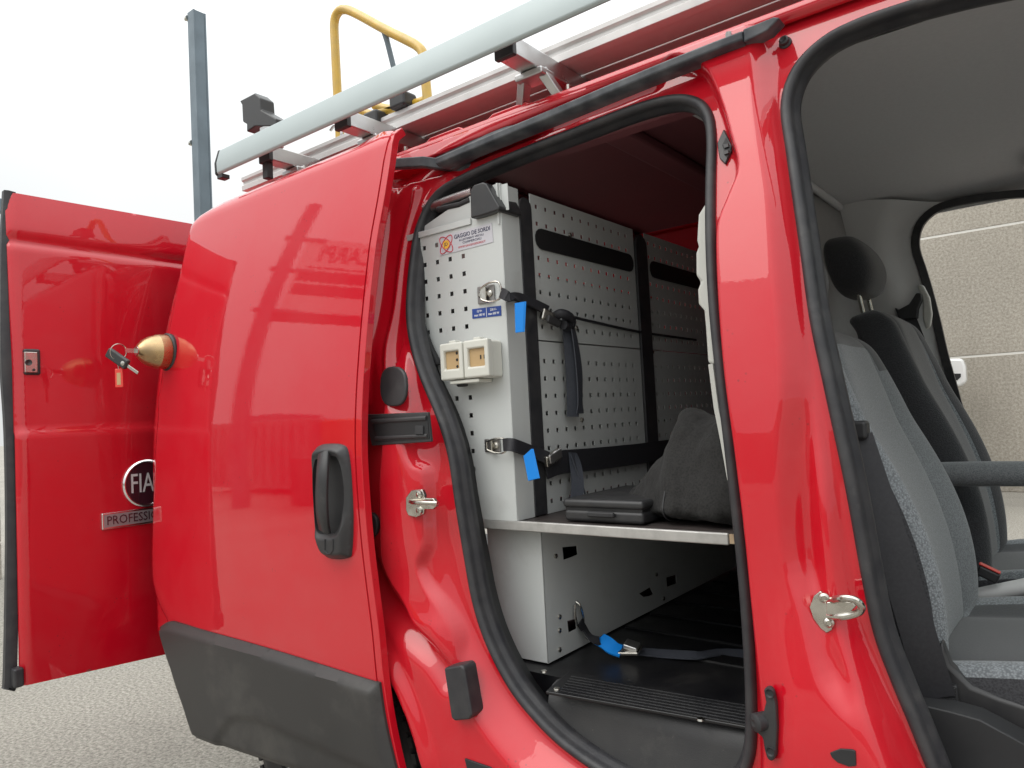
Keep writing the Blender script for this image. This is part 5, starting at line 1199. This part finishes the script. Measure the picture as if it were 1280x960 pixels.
# long side profile
zb0, zt0 = 1.806, 1.880
pr_ = [(YP - 0.002, zb0), (YP - 0.008, zb0 + 0.006), (YP - 0.009, zb0 + 0.034), (YP + 0.002, zt0 - 0.003), (YP + 0.010, zt0), (YP + 0.018, zt0 - 0.006), (YP + 0.018, zb0 + 0.03), (YP + 0.010, zb0 + 0.010)]
bm = bmesh.new(); xa, xb = -1.845, 0.25
A_ = [bm.verts.new((xa, y, z)) for y, z in pr_]; B_ = [bm.verts.new((xb, y, z)) for y, z in pr_]
for k in range(8): bm.faces.new((A_[k], A_[(k+1) % 8], B_[(k+1) % 8], B_[k]))
bm.faces.new(A_); bm.faces.new(B_[::-1]); obj('side_profile', bm, ANOD, rk, 35, 0.003)
bm = bmesh.new(); prism(bm, [(xa - 0.001, y * 1.0 + (y - YP) * 0.10, z + (z - 1.842) * 0.06) for y, z in pr_], (-0.008, 0, 0)); obj('profile_end_cap', bm, BLACKP, rk, 35, 0.003)
bm = bmesh.new(); box(bm, (xa - 0.006, YP - 0.004, zb0 - 0.010), (xa + 0.02, YP + 0.02, zb0 + 0.002)); obj('cap_foot', bm, BLACKP, rk, 35, 0.002)
# cross bars, each with a foot
def crossbar(x, foot=True, gap=0.0):
    z0, z1 = 1.812, 1.8515
    y0 = 0.035
    bm = bmesh.new(); box(bm, (x - 0.022, y0, z0), (x + 0.022, YF - y0, z1)); cb_ = obj('crossbar', bm, ALU, rk, 35, 0.003)
    bm = bmesh.new(); box(bm, (x - 0.024, y0 - 0.010, z0 - 0.003), (x + 0.024, y0 + 0.004, z1 + 0.002)); obj('bar_plug', bm, BLACKP, cb_, 35, 0.003)
    if foot:
        for s, yb_ in ((1, 0.16), (-1, YF - 0.16)):
            for (dx0, dx1) in ((-0.045, -0.022), (0.030, 0.020)):
                bm = bmesh.new(); a = Vector((x + dx0 * 1.3, yb_ - s * 0.0, ZT + 0.016)); b = Vector((x + dx1, yb_ - s * 0.035, z0)); 
                sweep(bm, [tuple(a), tuple((a + b) / 2), tuple(b)], [(0.010, -0.012), (0.010, 0.012), (-0.010, 0.012), (-0.010, -0.012)], (0, -1, 0)); obj('foot_leg', bm, ALU, cb_, 35, 0.003)
            bm = bmesh.new(); box(bm, (x - 0.036, yb_ - 0.055, z0 - 0.016), (x + 0.034, yb_ - 0.005, z0 - 0.0005)); obj('foot_clamp', bm, ALU, cb_, 35, 0.004)
            bm = bmesh.new(); lathe(bm, (x + 0.030, yb_ + 0.05 * s, ZT + 0.045), (0, 0, 1), [(0, 0.006), (0.014, 0.006), (0.014, 0)], 8); obj('bolt', bm, CHROME, cb_)
    return cb_
XBAR = onY(640, 95, 0.05)[0]
for x in (XBAR, XBAR - 0.50, onY(332, 156, 0.035)[0], XBAR + 0.75): crossbar(x)
# black stop bracket at the rear
bm = bmesh.new(); sp = [(299,126),(318,116),(325,122),(326,137),(345,148),(345,158),(318,158),(308,165),(308,155),(303,152),(302,131)]
prism(bm, [tuple(onY(u, v, 0.035)) for u, v in sp], (0.0, 0.045, 0)); es = obj('end_stop', bm, BLACKP, rk, 35, 0.004)
p = onY(330, 156, 0.035); bm = bmesh.new(); box(bm, (p[0] - 0.025, 0.037, 1.8525), (p[0] + 0.03, 0.075, p[2])); obj('stop_post', bm, ALU, es, 35, 0.003)
bm = bmesh.new(); prism(bm, [tuple(onY(u, v, 0.03)) for u, v in ((327,196),(333,190),(334,222),(328,224))], (0, 0.02, 0)); obj('rear_hook', bm, BLACKP, rk, 35, 0.003)
hose('wire_eye', [onY(u, v, 0.21) for u, v in ((413,163),(418,157),(424,158),(427,166),(426,172))], 0.0045, ALU, rk)

# ================================================================== WALKWAY PLANK ON THE RACK
wk = thing('aluminium_plank', 'long ribbed aluminium plank lying on the roof rack bars behind the pale profile', 'plank', (-1.2, 0.3, 1.873))
zp0, zp1 = 1.852, 1.895; y0 = 0.205; x0_, x1_ = -2.05, 0.35
for y in (y0, y0 + 0.46):
    bm = bmesh.new(); pr2 = [(0.0, 0.0), (-0.012, 0.0), (-0.012, 0.016), (-0.006, 0.020), (-0.006, 0.028), (-0.013, 0.032), (-0.013, zp1 - zp0), (0.014, zp1 - zp0), (0.014, 0.0)]
    prism(bm, [(x0_, y + a, zp0 + b) for a, b in pr2], (x1_ - x0_, 0, 0)); obj('edge_rail', bm, DECK, wk, 35, 0.0012)
for k in range(6):
    ya_ = y0 + 0.018 + k * 0.0705
    bm = bmesh.new(); box(bm, (x0_ + 0.01, ya_, zp0 + 0.004), (x1_ - 0.01, ya_ + 0.066, zp0 + 0.012)); obj('deck_slat', bm, DECK, wk, 35, 0.0015)

# ================================================================== YELLOW HOOP LYING ON THE RACK
YH = 0.215
hp = thing('yellow_hoop', 'yellow tubular hoop standing up on the rack behind the pale profile', 'hoop', onY(420, 115, YH))
def hY(u, v, o=0.0): return onY(u, v, YH + o)
def dn(p, z): return np.array([p[0], p[1], z])
hoop = [dn(hY(424,150), 1.897), hY(424,150),hY(422,120),hY(419,60),hY(418,28),hY(423,15),hY(432,12),hY(447,18),hY(480,36),hY(510,51),hY(522,58),hY(529,68),hY(531,90),hY(534,120), dn(hY(535,128), 1.897)]
hose('hoop_tube', hoop, 0.0127, YEL, hp, 12)
bm = bmesh.new(); tube(bm, [tuple(hY(480,36)), tuple(hY(484,52, 0.01)), tuple(hY(490,76, 0.02)), tuple(hY(500,118,0.04))], [0.010, 0.0073, 0.0073, 0.0073], 10); obj('strut', bm, STEEL, hp)
hose('lower_tube', [hY(446,136), hY(465,143), hY(480,139), hY(505,132)], 0.0108, YEL, hp, 10); hose('lower_tube', [hY(468,132), hY(490,136), hY(510,132), hY(534,124)], 0.0108, YEL, hp, 10)
for (u, v) in ((504, 124), (470, 147)):
    p = hY(u, v, -0.02); bm = bmesh.new(); box(bm, tuple(p - np.array([0.034, 0.02, 0.024])), tuple(p + np.array([0.022, 0.03, 0.015]))); obj('tube_clamp', bm, BLACKP, hp, 35, 0.008)

# ================================================================== SURROUNDINGS
ps = thing('steel_post', 'tall grey steel post standing behind the open rear door', 'post', (0, 0, 0))
YQ = 1.8; a, b, c = onY(238.5, 22, YQ), onY(253.5, 22, YQ), onY(248, 265, YQ); cx_ = (a[0] + b[0]) / 2 + 0.0; hw = (b[0] - a[0]) / 2 * 0.52; zt_ = a[2]
ps.location = (cx_, YQ, 0)
def PS(name, bm, m, **k):
    return obj(name, bm, m, ps, **k)
bm = bmesh.new(); box(bm, (cx_ - hw, YQ - 0.05, 0.0), (cx_ + hw, YQ - 0.038, zt_)); PS('post_flange', bm, STEEL, bevel=0.002)
bm = bmesh.new(); box(bm, (cx_ - hw, YQ + 0.038, 0.0), (cx_ + hw, YQ + 0.05, zt_)); PS('post_flange', bm, STEEL, bevel=0.002)
bm = bmesh.new(); box(bm, (cx_ + hw - 0.014, YQ - 0.0375, 0.0), (cx_ + hw - 0.004, YQ + 0.0375, zt_ - 0.001)); PS('post_web', bm, STEEL)
for v in (28, 185):
    p = onY(238, v, YQ); bm = bmesh.new(); lathe(bm, (cx_ - hw - 0.002, YQ - 0.044, p[2]), (-1, 0, 0), [(0, 0.02), (0.02, 0.02), (0.022, 0.01), (0.04, 0.01), (0.04, 0)], 10); PS('bolt', bm, CHROME)
# far wall of precast panels
fw = thing('concrete_wall', 'beige rough concrete panel wall seen through the far door opening', 'wall', (0, 8.5, 0))
zj = [0.0, 0.10, 1.50, 2.90, 4.30, 5.70]
def WP(o): attach(o, fw); return o
for z0, z1 in zip(zj[1:-1], zj[2:]):
    for x in (-7.5, -3.5, 0.5, 4.5, 8.5):
        bm = bmesh.new(); box(bm, (x + 0.012, 8.5, z0 + 0.012), (x + 3.988, 8.68, z1 - 0.012)); WP(obj('wall_panel', bm, WALLM, None, 35, 0.006))
for z in zj[1:-1]:
    bm = bmesh.new(); box(bm, (-7.5, 8.506, z - 0.014), (12.5, 8.53, z + 0.014)); WP(obj('joint', bm, JOINT))
bm = bmesh.new(); box(bm, (-7.5, 8.49, 0.0), (12.5, 8.70, 0.10)); WP(obj('wall_foot', bm, WALLM, None, 35, 0.01))
# pale outbuilding at the left edge
ow = thing('boundary_wall', 'pale block wall with a grey coping seen left of the rear door', 'wall', (-7.0, 0.0, 0))
def OW(o): attach(o, ow); return o
for r_ in range(10):
    for k in range(6):
        y0_ = -1.5 + k * 0.43 + (0.215 if r_ % 2 else 0); y1_ = min(y0_ + 0.422, 1.05)
        if y1_ - y0_ < 0.05: continue
        bm = bmesh.new(); box(bm, (-7.2, y0_, 0.002 + r_ * 0.30), (-7.0, y1_, 0.294 + r_ * 0.30)); OW(obj('block', bm, WALLM, None, 35, 0.006))
bm = bmesh.new(); box(bm, (-7.25, -1.55, 3.0), (-6.95, 1.1, 3.12)); OW(obj('coping', bm, STEEL, None, 35, 0.01))

# white light truck parked along the wall, mostly hidden behind the door post
pv = thing('parked_truck', 'white parked truck showing only its door mirror past the far door post', 'truck', (-3, 7.0, 0))
def PV(name, bm, m, par=None, **k): return obj(name, bm, m, par or pv, **k)
cabp = [(-1.22, 0.45), (-1.20, 1.05), (-1.42, 1.95), (-1.55, 2.02), (-2.75, 2.02), (-2.75, 0.45)]
bm = bmesh.new(); prism(bm, [(x, 6.05, z) for x, z in cabp], (0, 1.62, 0)); PV('cab', bm, WHITEV, bevel=0.05, seg=3)
bm = bmesh.new(); prism(bm, [(x, 6.15, z) for x, z in ((-1.203, 1.12), (-1.385, 1.86), (-1.405, 1.86), (-1.223, 1.12))], (0, 1.42, 0)); PV('windscreen', bm, HOLLOW)
bm = bmesh.new(); prism(bm, [(x, 6.044, z) for x, z in ((-1.45, 1.15), (-1.58, 1.82), (-2.4, 1.82), (-2.4, 1.15))], (0, 0.01, 0)); PV('side_window', bm, HOLLOW)
bm = bmesh.new(); box(bm, (-6.2, 5.98, 0.75), (-2.85, 7.75, 2.35)); PV('load_box', bm, WHITEV, bevel=0.03)
bm = bmesh.new(); box(bm, (-6.1, 6.4, 0.50), (-2.7, 7.35, 0.745)); PV('chassis', bm, HOLLOW)
for x in (-1.9, -5.1):
    for y in (6.02, 7.48):
        bm = bmesh.new(); lathe(bm, (x, y, 0.36), (0, 1, 0), [(0, 0.2), (0, 0.33), (0.03, 0.36), (0.16, 0.36), (0.2, 0.33), (0.2, 0.2), (0.16, 0.18), (0.16, 0)], 28); PV('wheel', bm, TYRE)
YM = 7.95; m_ = [(1178,450),(1190,448),(1203,448),(1207,458),(1208,474),(1207,479),(1199,484),(1184,483)]
bm = bmesh.new(); prism(bm, [tuple(onY(u, v, YM)) for u, v in m_], (0, 0.14, 0)); mi = PV('door_mirror', bm, WHITEV, bevel=0.03, seg=3)
bm = bmesh.new(); prism(bm, [tuple(onY(u, v, YM - 0.004)) for u, v in ((1190,467),(1201,467),(1201,471),(1197,475),(1190,477))], (0, 0.01, 0)); obj('mirror_glass', bm, HOLLOW, mi)
bm = bmesh.new(); p = onY(1186, 470, YM + 0.05); tube(bm, [(-1.50, 7.66, 1.30), tuple((np.array([-1.50, 7.66, 1.30]) + p) / 2), tuple(p)], 0.025, 8); PV('mirror_arm', bm, BLACKP)

# roadside sign on a steel pole, seen mirrored in the sliding door
sg = thing('pole_sign', 'sign board on a steel pole mirrored in the sliding door paint', 'sign', (-9.6, -5.0, 0))
def SGN(name, bm, m, **k): return obj(name, bm, m, sg, **k)
bm = bmesh.new(); tube(bm, [(-9.60, -5.0, 0), (-9.60, -5.0, 3.0), (-9.60, -5.0, 6.6)], 0.13, 16); SGN('pole', bm, STEEL)
for z in (4.05, 5.0, 5.75):
    bm = bmesh.new(); box(bm, (-9.80, -5.06, z - 0.04), (-9.10, -4.94, z + 0.04)); SGN('bracket', bm, STEEL, bevel=0.01)
SGNM = mat('sign_face', (0.80, 0.80, 0.80), 0.5); SGND = mat('sign_band', (0.05, 0.05, 0.06), 0.5)
bx0, bx1, bz0, bz1 = -9.40, -7.95, 4.05, 5.80
bm = bmesh.new(); box(bm, (bx0, -5.05, bz0), (bx1, -4.98, bz1)); SGN('board', bm, SGNM)
bm = bmesh.new(); box(bm, (bx0 - 0.12, -5.06, bz0 - 0.22), (bx1 + 0.02, -4.96, bz0 - 0.002)); SGN('bottom_beam', bm, SGND)
for z in (4.90, 4.58):
    bm = bmesh.new(); box(bm, (bx0 + 0.06, -4.979, z - 0.13), (bx1 - 0.04, -4.974, z + 0.13)); SGN('dark_band', bm, SGND)
bm = bmesh.new(); box(bm, (bx0 + 0.15, -4.979, 5.09), (bx1 - 0.04, -4.975, 5.13)); SGN('rule_line', bm, SGND)
text_mesh('sign_lettering', 'CARPI', 0.56, SGND, basis(((bx0 + bx1) / 2 + 0.02, -4.975, 5.44), (-1, 0, 0), (0, 0, 1)), sg, 0.004, 'CENTER', 0.62, 0.010)

turn = Matrix.Translation((-9.60, -5.0, 0)) @ Matrix.Rotation(math.radians(-62), 4, 'Z') @ Matrix.Translation((9.60, 5.0, 0))
for q in sg.children:
    if q.name.split('.')[0] != 'pole': q.data.transform(turn); q.data.update()

# things across the yard that the red paint mirrors
ct = thing('site_container', 'grey site container with a flat roof box across the yard mirrored in the door', 'container', (-11, -7.5, 0))
bm = bmesh.new(); box(bm, (-12.9, -8.4, 0.12), (-9.9, -6.4, 1.80)); cb0 = obj('container_body', bm, mat('container_paint', (0.22, 0.22, 0.22), 0.6), ct, 35, 0.03)
bm = bmesh.new(); x = -12.8; box(bm, (x, -6.40, 0.25), (x + 0.13, -6.36, 1.7)); r0_ = obj('rib', bm, bpy.data.materials['container_paint'], ct, 35, 0.01)
for k in range(1, 11):
    c_ = r0_.copy(); COL.objects.link(c_); c_.location.x += 0.26 * k
bm = bmesh.new(); box(bm, (-12.5, -7.8, 1.805), (-11.4, -6.9, 2.03)); obj('roof_unit', bm, STEEL, ct, 35, 0.03)
bm = bmesh.new(); box(bm, (-9.88, -8.0, 0.5), (-9.1, -6.6, 1.75)); obj('orange_hopper', bm, mat('orange_paint', (0.75, 0.16, 0.02), 0.5), ct, 35, 0.05)
bm = bmesh.new(); box(bm, (-9.0, -6.2, 0.0), (-7.6, -5.4, 0.9)); dk = obj('pallet_crate', bm, mat('dark_crate', (0.06, 0.055, 0.05), 0.7), None, 35, 0.03); tag(dk, 'dark crate standing beside the grey site container across the yard', 'crate')
yw = thing('yard_wall', 'long low concrete wall behind the container across the yard', 'wall', (-10, -14, 0))
for k in range(10):
    bm = bmesh.new(); box(bm, (-40 + k * 6.0, -14.2, 0.0), (-34.02 + k * 6.0, -14.0, 2.0)); obj('wall_panel', bm, WALLM, yw, 35, 0.01)
